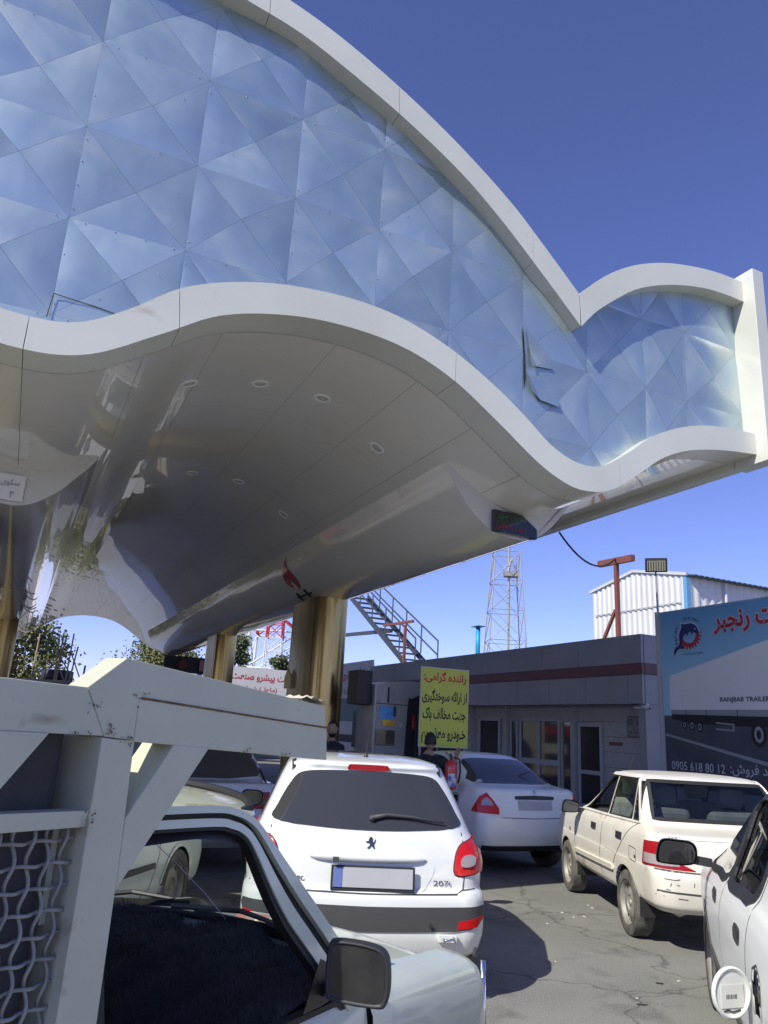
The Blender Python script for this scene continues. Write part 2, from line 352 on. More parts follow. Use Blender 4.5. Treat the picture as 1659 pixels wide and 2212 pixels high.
def nz(i, j): return NZ.setdefault((i, j), (.012 if (i + j) % 2 else -.012) + rnd.uniform(-.007, .007))
regV = [Vector(p) for p in region]
rv = MB()
def rivet(D, h, s):
    rv.lathe([(.0065, 0), (.005, .003), (.002, .005)], 6, Matrix.Translation((D, s, h)) @ Matrix.Rotation(pi / 2, 4, 'X'))
for i in range(len(cols) - 1):
    for j in range(len(rows_) - 1):
        c = [Vector((cols[i], rows_[j + 1])), Vector((cols[i + 1], rows_[j + 1])), Vector((cols[i + 1], rows_[j])), Vector((cols[i], rows_[j]))]
        z = [nz(i, j + 1), nz(i + 1, j + 1), nz(i + 1, j), nz(i, j)]
        ce = (c[0] + c[2]) / 2 + Vector((rnd.uniform(-.03, .03), rnd.uniform(-.03, .03))); zc = (z[0] + z[2]) / 2 + rnd.uniform(-.014, .004)
        for k in range(4):
            tri = [c[k], c[(k + 1) % 4], ce]; zz = [z[k], z[(k + 1) % 4], zc]
            pg = clip(regV, tri)
            if len(pg) < 3 or abs(geometry.area_tri(*[Vector((p.x, p.y, 0)) for p in tri])) < 1e-4: continue
            ar = sum(p.cross(q) for p, q in zip(pg, pg[1:] + pg[:1])) / 2
            if abs(ar) < .004: continue
            cen = sum(pg, Vector((0, 0))) / len(pg); pts = []; det = (tri[1] - tri[0]).cross(tri[2] - tri[0])
            for p in pg:
                q = p + (cen - p).normalized() * .0015
                u = (q - tri[0]).cross(tri[2] - tri[0]) / det; v = (tri[1] - tri[0]).cross(q - tri[0]) / det
                pts.append((q.x, SP + zz[0] + (zz[1] - zz[0]) * u + (zz[2] - zz[0]) * v, q.y))
            pm_ = bmesh.new(); pm_.faces.new([pm_.verts.new(p) for p in pts]); bmesh.ops.triangulate(pm_, faces=pm_.faces[:]); bmesh.ops.subdivide_edges(pm_, edges=pm_.edges[:], cuts=4, use_grid_fill=True)
            amp = rnd.uniform(.007, .016)
            for w in pm_.verts:
                q = Vector((w.co.x, w.co.z)); u = (q - tri[0]).cross(tri[2] - tri[0]) / det; v = (tri[1] - tri[0]).cross(q - tri[0]) / det; t_ = 1 - u - v
                w.co.y -= amp * (max(0, 27 * u * v * t_)) ** .7
            for f_ in pm_.faces: f_.smooth = True
            bmesh.ops.recalc_face_normals(pm_, faces=pm_.faces[:]); pme = bpy.data.meshes.new('panel'); pm_.to_mesh(pme); pm_.free(); obj('panel', pme, m_blue, fascia)
        for t in (.12, .37, .63, .88):
            for (p, zp), (q, zq) in (((c[0], z[0]), (c[3], z[3])), ((c[3], z[3]), (c[2], z[2]))):
                w = p.lerp(q, t) + Vector((.016, -.012))
                if inside(w, region) and rnd.random() < .5: rivet(w.x, w.y, SP + zp + (zq - zp) * t - .004)
        for t in (.3, .7):
            w = c[0].lerp(c[2], t)
            if inside(w, region) and rnd.random() < .5: rivet(w.x + rnd.uniform(-.1, .1), w.y - .03, SP + (z[0] + zc) / 2 - .012)
ro = rv.build('rivets', mat('rivet', (.35, .36, .38), .4, .8), fascia, smooth=True); ro['kind'] = 'stuff'
# backing board behind the panels and roof skin
bk = MB(); bk.add([(p[0], SP + .09, p[1]) for p in region], [tuple(range(len(region)))]).build('backing', m_dark, fascia)
# torn seam: two peeled sheet edges with a dark slot between them
MB().add([(4.325, SP - .02, 5.95), (4.345, SP - .02, 5.78), (4.36, SP - .02, 5.55), (4.37, SP - .02, 5.33), (4.345, SP - .02, 5.18), (4.34, SP - .02, 5.4), (4.335, SP - .02, 5.6), (4.322, SP - .02, 5.8)], [tuple(range(8))]).build('torn_slot', m_dark, fascia)
m_peel = m_blue
MB().add([(4.36, SP - .03, 5.93), (4.40, SP - .045, 5.66), (4.50, SP - .03, 5.50), (4.72, SP - .028, 5.52), (4.62, SP - .028, 5.72), (4.55, SP - .04, 5.55), (4.42, SP - .05, 5.47)],
         [(0, 1, 5, 4), (1, 6, 2, 5), (5, 2, 3), (4, 5, 3)]).build('peeled_sheet', m_peel, fascia)
MB().add([(4.39, SP - .03, 5.40), (4.60, SP - .038, 5.33), (4.80, SP - .028, 5.10), (4.74, SP - .042, 5.25), (4.55, SP - .03, 5.12), (4.42, SP - .05, 5.2)],
         [(0, 1, 4, 5), (1, 3, 4), (3, 2, 4)]).build('peeled_sheet', m_peel, fascia)
# small hatch flap near the lower edge
MB().tube([(-.22, SP - .03, 4.90), (.13, SP - .03, 4.875), (.40, SP - .03, 4.84)], .0035, 5).build('hatch_edge', m_dark, fascia)
MB().tube([(-.22, SP - .03, 4.90), (-.24, SP - .03, 4.68)], .0035, 5).build('hatch_edge', m_dark, fascia)
# roof skin, side walls, rear wall
top = [(p.x, p.y) for p in resamp([(-.7 - d, h) for d, h in UTs[::-1]], 24)][:-1] + [(p.x, p.y) for p in resamp(UTb, 60)] + [(p.x, p.y) for p in resamp(UTs, 24)][1:]
MB().grid([[(d, S0 + .2, h - .02), (d, SE, h - .02)] for d, h in top]).build('roof_skin', m_white, canopy, smooth=True)
for D0, D1 in ((7.60, 7.76), (-8.46, -8.30)):
    MB().box(D0, D1, S0 + .33, SE, 5.0, 7.43).build('side_wall', m_white, canopy)
rw = [(d, SE, h) for d, h in LBf] + [(d, SE, h - .02) for d, h in top[::-1]]
MB().add(rw, [tuple(range(len(rw)))]).build('rear_wall', m_white, canopy)
# soffit panels
def strip(fn, u0, u1, nu, s0, s1, name, parent, m, gap=.002):
    rows = []
    for k in range(nu + 1):
        t = u0 + (u1 - u0) * k / nu
        if k == 0: t += gap
        if k == nu: t -= gap
        d, h = fn(t); rows.append([(d, s0 + gap, h), (d, (s0 + s1) / 2, h), (d, s1 - gap, h)])
    return MB().grid(rows).build(name, m, parent, smooth=True)
ub = [-8.3, -7.1, -6.2, -5.0, -4.2, -3.05, -1.9, -1.2, -.35, .55, 1.2, 2.3, 3.2, 3.85, 4.45, 5.45, 6.2, 7.0, 7.6]
sb = [S0 + .384, 8.35, 11.0, 14.2, 17.4, 20.6, 23.8, 27.2, SE]
for a, b in zip(ub, ub[1:]):
    for s0, s1 in zip(sb, sb[1:]): strip(lambda t: (t, fLB(t)), a, b, 12, s0, s1, 'soffit_panel', soffit, m_soff)
MB().grid([[(d, S0 + .40, h + .03), (d, SE, h + .03)] for d, h in LBf]).build('soffit_backing', mat('gap_shade', (.2, .19, .18), .9), soffit)
# deeper troughs over the column rows, each closed at the front by a crescent plate
TR = [(-1.0, 4.72), (-.95, 4.62), (-.82, 4.35), (-.6, 4.09), (-.35, 3.92), (-.05, 3.86), (.22, 3.89), (.49, 4.08), (.66, 4.28), (.83, 4.50), (.92, 4.70)]
TRf = spline(TR, 6)
def trf(t):
    k = min(int(t), len(TRf) - 2); p = TRf[k].lerp(TRf[k + 1], t - k); return p.x, p.y
for Dc, s0, flip in ((4.95, 7.15, 1), (-.40, 9.25, 1), (-5.65, 7.15, -1)):
    fn = lambda t: (Dc + flip * trf(t)[0], trf(t)[1])
    n = len(TRf) - 1; seams = [s0, s0 + 3.1, s0 + 6.2, s0 + 9.3, s0 + 12.4, s0 + 15.5, s0 + 18.6, 28.4]
    for sa, sb_ in zip(seams, seams[1:]): strip(fn, 0, n, 50, sa, sb_, 'trough_panel', soffit, m_soff)
    for se, nm in ((s0, 'crescent_plate'), (28.4, 'end_plate')):
        pl = [fn(n * k / 40) for k in range(41)]
        tp = [(Dc + flip * x, fLB(Dc + flip * x) + .02) for x in [.88 - 1.8 * k / 24 for k in range(25)]]
        pp = [(d, se, h) for d, h in pl + tp]
        MB().add(pp, [tuple(range(len(pp)))]).build(nm, mat('crescent_white', (.58, .565, .52), .3, coat=.4, crough=.1, bump=.05, bscale=2, bdist=.03), soffit)
# downlights
m_ring = mat('white_ring', (.80, .80, .77), .3); m_lens = mat('frosted_lens', (.55, .54, .51), .25)
for s_ in (7.6, 11.2):
    for D_, off in ((1.15, 0), (1.9, 0), (2.62, 0), (3.5, .4)):
        e = .02; n = Vector((-(fLB(D_ + e) - fLB(D_ - e)) / (2 * e), 0, 1)).normalized() * -1
        M = Matrix.Translation((D_, s_ + off, fLB(D_))) @ n.to_track_quat('Z', 'Y').to_matrix().to_4x4()
        d = MB().lathe([(.062, 0), (.062, .006), (.082, .012), (.098, .006), (.1, 0)], 24, M).build('downlight', m_ring, soffit, smooth=True)
        MB().lathe([(.06, .001), (.03, .004), (.004, .005)], 20, M).build('lens', m_lens, d, smooth=True)
# gold clad columns
def column(Dc, s0, s1, hw):
    pts = []
    for k in range(13): a = pi + pi * k / 12; pts.append((Dc + hw * cos(a), s0 + hw + hw * sin(a)))
    for k in range(13): a = pi * k / 12; pts.append((Dc + hw * cos(a), s1 - hw + hw * sin(a)))
    mb = MB(); mb.grid([[(x, y, 0) for x, y in pts], [(x, y, 1.4) for x, y in pts], [(x, y, 2.8) for x, y in pts], [(x, y, 4.1) for x, y in pts]], True)
    c = mb.build('column', m_gold, canopy); smooth_by_angle(c.data, 40)
    MB().box(Dc - hw - .004, Dc - hw + .02, s0 + hw + .1, s0 + hw + .106, 0, 3.9).build('seam', m_dark, c)
    return c
c1 = column(4.93, 12.55, 14.4, .28); column(4.93, 20.2, 21.8, .27); column(-.78, 9.7, 11.6, .3); column(-.42, 21.6, 23.6, .3); column(-5.7, 12.55, 14.6, .3)
MB().prism([(-.16, -.12), (.16, -.12), (.16, .1), (0, .24), (-.16, .1)], .02, frame((4.61, 14.0, 2.45), (0, -1, 0), (0, 0, 1))).build('notice_plate', mat('brass_plate', (.66, .52, .24), .45, .6), c1)
# flame emblem and letters on the trough
m_flame = mat('flame_red', (.42, .03, .02), .3, coat=.5); m_fl2 = mat('flame_orange', (.62, .16, .03), .3, coat=.5); m_ink = mat('sign_ink', (.03, .028, .026), .5)
fl = [(12.89, -.934, 4.586), (13.18, -.873, 4.459), (13.43, -.796, 4.321), (13.5, -.68, 4.185), (13.32, -.592, 4.084), (13.30, -.678, 4.183), (13.25, -.713, 4.224), (13.12, -.638, 4.135), (13.15, -.528, 4.041), (12.94, -.617, 4.111), (12.92, -.715, 4.226), (13.03, -.825, 4.361), (13.04, -.873, 4.462)]
MB().add([(4.95 + d - .012, s, h - .012) for s, d, h in fl], [(0, 1, 12), (1, 2, 11, 12), (2, 3, 6, 11), (3, 4, 5, 6), (6, 7, 10, 11), (7, 8, 9, 10)]).build('flame_emblem', m_flame, soffit)
MB().add([(4.95 + d - .018, s, h - .018) for s, d, h in [(13.3, -.77, 4.29), (13.42, -.70, 4.20), (13.33, -.62, 4.11), (13.30, -.69, 4.195), (13.24, -.74, 4.25)]], [(0, 1, 3, 4), (1, 2, 3)]).build('flame_emblem', m_fl2, soffit)
hm = frame((4.95 - .44 - .02, 13.15, 3.965), (0, -1, 0), (-.78, 0, .62))
for q in ((-.36, .36, -.045, -.005), (-.30, -.20, -.12, .07), (.12, .22, -.12, .09)):
    MB().box(q[0], q[1], q[2], q[3], 0, .004, hm).build('emblem_mark', m_ink, soffit)
# display board and platform sign on the crescents
led = thing('price_display', 'small dark display board with dim Persian lines under the canopy valley', 'display', M=MA)
m_led = mat('led_face', (.012, .012, .016), .15, coat=.6)
MB().prism([(4.60, 3.90), (5.19, 3.885), (5.19, 4.0), (4.99, 4.135), (4.60, 4.15)], .05, frame((0, 7.14, 0), (1, 0, 0), (0, 0, 1))).build('screen', m_led, led)
lettering('بنزین سوپر', mat('led_green', (.02, .10, .05), .5, emit=(.05, .4, .2), estr=.015), led, frame((4.80, 7.083, 4.075), (1, 0, 0), (0, 0, 1)), .34, .075, fa=True, bold=.01)
lettering('بنزین معمولی', mat('led_red', (.22, .02, .03), .5, emit=(.6, .05, .08), estr=.02), led, frame((4.83, 7.083, 3.965), (1, 0, 0), (0, 0, 1)), .40, .075, fa=True, bold=.01)
pls = thing('platform_sign', 'white platform number sign on the crescent plate above the pickup rack', 'sign', M=MA)
MB().box(-.98, -.245, 9.215, 9.235, 3.90, 4.20).build('board', mat('sign_white', (.70, .70, .66), .4), pls)
lettering('سکوی شماره', mat('faded_ink', (.28, .30, .30), .6), pls, frame((-.50, 9.212, 4.10), (1, 0, 0), (0, 0, 1)), .40, .09, fa=True, bold=.01)
lettering('۴', MATS['faded_ink'], pls, frame((-.36, 9.212, 3.97), (1, 0, 0), (0, 0, 1)), None, .075, bold=.01)
# ================================================================ vehicles: shared tools
m_paint = mat('white_paint', (.76, .775, .745), .28, coat=1.0, crough=.04, bump=.02, bscale=3, bdist=.01, col2=(.73, .745, .715), nscale=2.2)
m_paint_sh = mat('cold_white_paint', (.84, .86, .83), .35, coat=.6, crough=.05, col2=(.80, .82, .79), nscale=3)
m_cream = mat('dusty_cream_paint', (.76, .725, .64), .42, coat=.5, crough=.15, col2=(.70, .655, .55), nscale=3.5, ncontrast=(.35, .7), grime=(.36, .28, .19), gscale=2.6, gcut=(.60, .80))
m_tint = mat('tinted_glass', (.040, .041, .043), .05, spec=.6, coat=.6, crough=.02, bump=.015, bscale=2, bdist=.02)
m_black = mat('black_plastic', (.028, .028, .03), .5, bump=.1, bscale=220, bdist=.001)
m_grey_pl = mat('grey_plastic', (.06, .06, .062), .55)
m_rub = mat('rubber_seal', (.018, .018, .018), .65)
m_tyre = mat('tyre_rubber', (.07, .067, .062), .85, col2=(.15, .138, .12), nscale=9, bump=.3, bscale=60, bdist=.004)
m_rim = mat('steel_rim', (.36, .34, .305), .55, .25, col2=(.24, .22, .195), nscale=8)
m_red = mat('red_lens', (.60, .012, .016), .2, coat=.35, crough=.05, spec=.3, bump=.15, bscale=70, bdist=.004)
m_redd = mat('deep_red_lens', (.34, .010, .014), .2, coat=.35, crough=.05, spec=.3, bump=.15, bscale=90, bdist=.004)
m_clear = mat('clear_lens', (.36, .31, .30), .15, coat=1, crough=.02, bump=.4, bscale=60, bdist=.006)
m_chrome = mat('chrome', (.75, .75, .76), .12, 1.0)
m_plate = mat('blank_plate', (.42, .42, .43), .5, col2=(.46, .46, .47), nscale=3)
m_seam = mat('panel_gap', (.05, .05, .05), .8)
m_seat = mat('seat_cloth', (.30, .33, .31), .9, col2=(.24, .26, .25), nscale=12)
m_seatd = mat('dark_seat', (.04, .042, .048), .9)
def glass_mat(name, tint, ior=1.5, rough=.02, haze=0):
    m = bpy.data.materials.new(name); m.use_nodes = True; N = m.node_tree.nodes; L = m.node_tree.links; N.clear()
    out = N.new('ShaderNodeOutputMaterial'); mx = N.new('ShaderNodeMixShader'); lw = N.new('ShaderNodeLayerWeight'); lw.inputs[0].default_value = .5; pw_ = N.new('ShaderNodeMath'); pw_.operation = 'POWER'; pw_.inputs[1].default_value = 4.0; L.new(lw.outputs['Facing'], pw_.inputs[0]); fr = N.new('ShaderNodeMapRange'); fr.inputs['To Min'].default_value = .045; fr.inputs['To Max'].default_value = .95; L.new(pw_.outputs[0], fr.inputs['Value'])
    tr = N.new('ShaderNodeBsdfTransparent'); tr.inputs[0].default_value = (*tint, 1); gl = N.new('ShaderNodeBsdfGlossy'); gl.inputs['Roughness'].default_value = rough
    L.new(fr.outputs[0], mx.inputs[0]); L.new(gl.outputs[0], mx.inputs[2]); src = tr.outputs[0]
    if haze:
        df = N.new('ShaderNodeBsdfDiffuse'); df.inputs[0].default_value = (.6, .58, .54, 1); m2 = N.new('ShaderNodeMixShader')
        no = N.new('ShaderNodeTexNoise'); no.inputs['Scale'].default_value = 6; no.inputs['Detail'].default_value = 8
        mr = N.new('ShaderNodeMapRange'); mr.inputs['From Min'].default_value = .35; mr.inputs['From Max'].default_value = .75; mr.inputs['To Min'].default_value = haze * .3; mr.inputs['To Max'].default_value = haze * 1.5
        L.new(no.outputs['Fac'], mr.inputs['Value']); L.new(mr.outputs[0], m2.inputs[0]); L.new(tr.outputs[0], m2.inputs[1]); L.new(df.outputs[0], m2.inputs[2]); src = m2.outputs[0]
    L.new(src, mx.inputs[1]); L.new(mx.outputs[0], out.inputs[0]); return m
m_glass = glass_mat('car_glass', (.42, .45, .46)); m_clearglass = glass_mat('windscreen_glass', (.80, .86, .84), haze=.10)

KEYS = ('yr', 'yf', 'w', 'rr', 'rf', 'br', 'bf', 'tr', 'tf')
class Body:
    """car body lofted from plan contours stacked in z; local x right, y forward, z up, y=0 at the rear bumper"""
    def __init__(s, levels, per=5, seg=(22, 12, 70, 12, 18)):
        dflt = dict(rr=.18, rf=.25, br=.06, bf=.12, tr=.03, tf=.05)
        K = [{**dflt, **l} for l in levels]
        vals = [Vector([k['z']] + [k[q] for q in KEYS]) for k in K]
        L = []
        for i in range(len(vals) - 1):
            p0, p1, p2, p3 = vals[max(i - 1, 0)], vals[i], vals[i + 1], vals[min(i + 2, len(vals) - 1)]
            for k in range(per):
                t = k / per; cr = .5 * ((2 * p1) + (p2 - p0) * t + (2 * p0 - 5 * p1 + 4 * p2 - p3) * t * t + (3 * p1 - p0 - 3 * p2 + p3) * t ** 3)
                L.append(cr.lerp(p1.lerp(p2, t), .5))
        L.append(vals[-1]); s.rows = []
        for v in L:
            z = v[0]; d = dict(zip(KEYS, list(v)[1:])); s.rows.append([Vector((x, y, z)) for x, y in s.contour(d, seg)])
        mb = MB(); mb.grid(s.rows, True); n = len(s.rows[0])
        c = sum(s.rows[-1], Vector()) / n; mb.v.append(tuple(c)); ci = len(mb.v) - 1; b0 = (len(s.rows) - 1) * n
        mb.f += [(b0 + k, b0 + (k + 1) % n, ci) for k in range(n)]
        s.me = mb.mesh('body', True); s.holes = []
        s.bvh = BVHTree.FromPolygons([v.co.copy() for v in s.me.vertices], [tuple(p.vertices) for p in s.me.polygons])
    @staticmethod
    def contour(d, seg):
        w, yr, yf = d['w'], d['yr'], d['yf']; rr = min(d['rr'], w * .9); rf = min(d['rf'], w * .9); L = yf - yr; half = []
        W = lambda y: w * (1 - d['tr'] * max(0, 1 - 2 * (y - yr) / L) ** 2 - d['tf'] * max(0, 2 * (y - yr) / L - 1) ** 2)
        Yr = lambda x: yr + d['br'] * (x / w) ** 2; Yf = lambda x: yf - d['bf'] * (x / w) ** 2
        a, b, c, e, f = seg; xr = W(yr) - rr; xf = W(yf) - rf; r2 = min(rr, L * .3); f2 = min(rf, L * .3)
        for k in range(a): x = xr * k / a; half.append((x, Yr(x)))
        y0 = Yr(xr)
        for k in range(b): t = pi / 2 * k / b; y = y0 + r2 * (1 - cos(t)); half.append((xr + rr * sin(t) + (W(y) - W(yr)) * sin(t), y))
        ys0 = y0 + r2; y1 = Yf(xf); ys1 = y1 - f2
        for k in range(c): y = ys0 + (ys1 - ys0) * k / c; half.append((W(y), y))
        for k in range(e): t = pi / 2 * k / e; y = ys1 + f2 * sin(t); half.append((xf + rf * cos(t) + (W(y) - W(yf)) * cos(t), y))
        for k in range(f + 1): x = xf * (1 - k / f); half.append((x, Yf(x)))
        return half + [(-x, y) for x, y in half[-2:0:-1]]
    VW = {'rear': (lambda a, b: Vector((a, -3, b)), Vector((0, 1, 0))), 'front': (lambda a, b: Vector((a, 9, b)), Vector((0, -1, 0))), 'left': (lambda a, b: Vector((-4, a, b)), Vector((1, 0, 0))),
          'right': (lambda a, b: Vector((4, a, b)), Vector((-1, 0, 0))), 'top': (lambda a, b: Vector((a, b, 4)), Vector((0, 0, -1))),
          'rl': (lambda a, b: Vector((.8 * a - 3 * .6, -.6 * a - 3 * .8, b)), Vector((.6, .8, 0))), 'rr': (lambda a, b: Vector((.8 * a + 3 * .6, .6 * a - 3 * .8, b)), Vector((-.6, .8, 0)))}
    def hit(s, view, a, b):
        of, d = s.VW[view]; o = of(a, b); h = s.bvh.ray_cast(o, d)
        if h[0] is None:
            n = s.bvh.find_nearest(o + d * (4 if view in ('left', 'right') else 3)); return n[0], n[1]
        nrm = h[1]
        if nrm.dot(d) > 0: nrm = -nrm
        return h[0], nrm
    def cut(s, view, poly): s.holes.append((view, poly))
    def finish(s, name, m, parent):
        bm = bmesh.new(); bm.from_mesh(s.me); dead = []
        for f in bm.faces:
            c = f.calc_center_median(); n = f.normal
            for view, poly in s.holes:
                if view == 'rear': ok = n.y < -.05 and c.y < 2; q = (c.x, c.z)
                elif view == 'front': ok = n.y > .05 and c.y > 1.5; q = (c.x, c.z)
                elif view == 'left': ok = c.x < -.2; q = (c.y, c.z)
                elif view == 'right': ok = c.x > .2; q = (c.y, c.z)
                else: ok = n.z > .3; q = (c.x, c.y)
                if ok and inside(q, poly): dead.append(f); break
        bmesh.ops.delete(bm, geom=dead, context='FACES'); me = bpy.data.meshes.new(name); bm.to_mesh(me); bm.free()
        for p in me.polygons: p.use_smooth = True
        return obj(name, me, m, parent)
    def patch(s, view, poly, m, name, parent, off=.004, thick=.012, res=.05, smooth=True, dome=0):
        P = [Vector(p) for p in poly]; B_ = []
        for a, b in zip(P, P[1:] + P[:1]):
            k = max(1, int((b - a).length / res)); B_ += [a.lerp(b, t / k) for t in range(k)]
        pts = list(B_); x0, x1 = min(p.x for p in P), max(p.x for p in P); y0, y1 = min(p.y for p in P), max(p.y for p in P)
        nx, ny = int((x1 - x0) / res), int((y1 - y0) / res)
        for i in range(1, nx + 1):
            for j in range(1, ny + 1):
                q = Vector((x0 + (x1 - x0) * (i - .5) / nx, y0 + (y1 - y0) * (j - .5) / ny))
                if inside(q, P) and min((q - b).length for b in B_) > res * .45: pts.append(q)
        n = len(B_); r = geometry.delaunay_2d_cdt(pts, [(i, (i + 1) % n) for i in range(n)], [], 1, 1e-5)
        V, F = r[0], r[2]; top = []; cen = sum(P, Vector((0, 0))) / len(P)
        for v in V:
            p, nr = s.hit(view, v.x, v.y); e = 0
            if dome: e = dome * max(0, 1 - ((v - cen).length / (max(x1 - x0, y1 - y0) * .55)) ** 2)
            top.append((p + nr * (off + e), p + nr * (off - thick)))
        mb = MB(); mb.v = [tuple(t[0]) for t in top] + [tuple(t[1]) for t in top]; N = len(top); mb.f = [tuple(f) for f in F]
        cnt = {}
        for f in F:
            for a, b in zip(f, list(f[1:]) + [f[0]]): cnt[(a, b)] = cnt.get((a, b), 0) + 1
        for (a, b) in cnt:
            if (b, a) not in cnt: mb.f.append((a, N + a, N + b, b))
        o = mb.build(name, m, parent)
        if smooth: smooth_by_angle(o.data, 45)
        return o
    def ring(s, view, poly, w, m, name, parent, off=.005, thick=.014, res=.05):
        """a frame strip of width w outside poly"""
        P = [Vector(p) for p in poly]; n = len(P); B_ = []
        for a, b in zip(P, P[1:] + P[:1]):
            k = max(1, int((b - a).length / res)); B_ += [a.lerp(b, t / k) for t in range(k)]
        ar = sum(p.cross(q) for p, q in zip(P, P[1:] + P[:1])); sg = 1 if ar > 0 else -1; N = len(B_); rows = []
        for i in range(N):
            d = (B_[(i + 1) % N] - B_[i - 1]).normalized(); o = Vector((d.y, -d.x)) * sg * w; q0, q1 = B_[i] - o * .35, B_[i] + o
            (a, na), (b, nb) = s.hit(view, q0.x, q0.y), s.hit(view, q1.x, q1.y)
            rows.append([a + na * (off - thick), a + na * off, b + nb * off, b + nb * (off - thick)])
        rows.append(rows[0]); return MB().grid(rows).build(name, m, parent)
    def line(s, view, pts, w, m, name, parent, off=.0015, res=.04):
        P = [Vector(p) for p in pts]; B_ = []
        for a, b in zip(P, P[1:]):
            k = max(1, int((b - a).length / res)); B_ += [a.lerp(b, t / k) for t in range(k)]
        B_.append(P[-1]); rows = []; N = len(B_)
        for i in range(N):
            d = (B_[min(i + 1, N - 1)] - B_[max(i - 1, 0)]).normalized(); o = Vector((-d.y, d.x)) * w / 2
            (a, na), (b, nb) = s.hit(view, *(B_[i] - o)), s.hit(view, *(B_[i] + o)); rows.append([a + na * off, b + nb * off])
        return MB().grid(rows).build(name, m, parent)
def circ(cx, cy, r, n=28, a0=0, a1=2 * pi): return [(cx + r * cos(a0 + (a1 - a0) * k / n), cy + r * sin(a0 + (a1 - a0) * k / n)) for k in range(n)]
def rpoly(pts, per=5): return [(p.x, p.y) for p in spline(pts, per, True)]
def wheel(parent, x, y, r, wd, side, style='steel', m=None):
    """side -1 left / +1 right: outer face direction"""
    M = Matrix.Translation((x, y, r)) @ Matrix.Rotation(side * pi / 2, 4, 'Y')
    w = bpy.data.objects.new('wheel', None); C.objects.link(w); w.parent = parent
    h = wd / 2; rr = r * .66
    pr = [(rr, -h), (r * .93, -h), (r, -h * .7), (r, h * .7), (r * .97, h * .92), (r * .90, h * 1.0), (rr * 1.06, h * .96), (rr, h * .8), (rr, -h)]
    t = MB(); n = 40
    t.grid([[M @ Vector((a * cos(2 * pi * k / n), a * sin(2 * pi * k / n), z)) for k in range(n)] for a, z in pr], True); o = t.build('tyre', m_tyre, w); smooth_by_angle(o.data, 40)
    d = MB(); d.grid([[M @ Vector((a * cos(2 * pi * k / n), a * sin(2 * pi * k / n), z)) for k in range(n)] for a, z in [(rr * 1.01, h * .9), (rr * .95, h * .82), (rr * .90, h * .45), (rr * .72, h * .40), (rr * .62, h * .62), (rr * .36, h * .66), (rr * .30, h * .5), (rr * .16, h * .52), (rr * .12, h * .66), (.003, h * .68)]], True)
    o = d.build('rim', m or m_rim, w); smooth_by_angle(o.data, 50)
    s_ = MB()
    for k in range(10):
        a = 2 * pi * k / 10; q = M @ Matrix.Rotation(a, 4, 'Z') @ Matrix.Translation((rr * .80, 0, h * .425)); s_.lathe([(rr * .075, 0), (rr * .07, .004)], 8, q)
    s_.build('vent_holes', m_rub, w)
    return w
def arch(body, parent, y, r, z, hw):
    for v in ('left', 'right'): body.cut(v, circ(y, z, r, 36))
    for sx in (-1, 1): MB().grid([[(sx * x, y + r * q * cos(radians(-12 + 204 * k / 36)), z + r * q * sin(radians(-12 + 204 * k / 36))) for k in range(37)] for x, q in ((hw - .01, 1.02), (hw - .24, 1.02), (hw - .24, .02))]).build('arch_liner', m_rub, parent)
def arch_lips(body, parent, ys, r, z, m):
    for y in ys:
        for v in ('left', 'right'): body.line(v, [(y + (r + .006) * cos(a), z + (r + .006) * sin(a)) for a in [radians(12 + 156 * k / 30) for k in range(31)]], .035, m, 'arch_lip', parent, off=.007)
def add_seats(parent, rows, m=None):
    for y, xs, h in rows:
        for x in xs:
            o = MB().box(x - .24, x + .24, y - .06, y + .08, .45, h).build('seat', m or m_seat, parent, bevel=.05)
            MB().box(x - .12, x + .12, y - .04, y + .05, h + .03, h + .2).build('headrest', m or m_seatd, o, bevel=.04)
def mirror_part(parent, body_m, x, y, z, sx, w=.2, h=.13, gl=True):
    """wing mirror; its glass faces backwards (-y)"""
    mi = bpy.data.objects.new('wing_mirror', None); C.objects.link(mi); mi.parent = parent
    pr = rpoly([(-w / 2, -h * .35), (-w * .38, h * .42), (0, h * .5), (w * .4, h * .42), (w / 2, 0), (w * .36, -h * .45), (-w * .3, -h * .5)])
    F = frame((x, y, z), (1, 0, 0), (0, 0, 1))       # out = -y
    rows = []
    for t, e in ((.0, 1), (-.03, 1.04), (-.075, .9), (-.10, .55)): rows.append([F @ Vector((px * e, py * e, t)) for px, py in pr])
    b = MB(); b.grid(rows, True); n = len(pr); b.f.append(tuple(range(3 * n, 4 * n))); o = b.build('housing', body_m, mi, smooth=True)
    MB().add([F @ Vector((px * .9, py * .88, .002)) for px, py in pr], [tuple(range(n))]).build('mirror_glass', mat('mirror_glass', (.10, .10, .105), .04, .9), mi)
    MB().bar((x - sx * w * .3, y + .05, z - h * .25), (x - sx * (w * .5 + .09), y + .06, z - h * .35), .05, .05).build('arm', m_black, mi)
    return mi
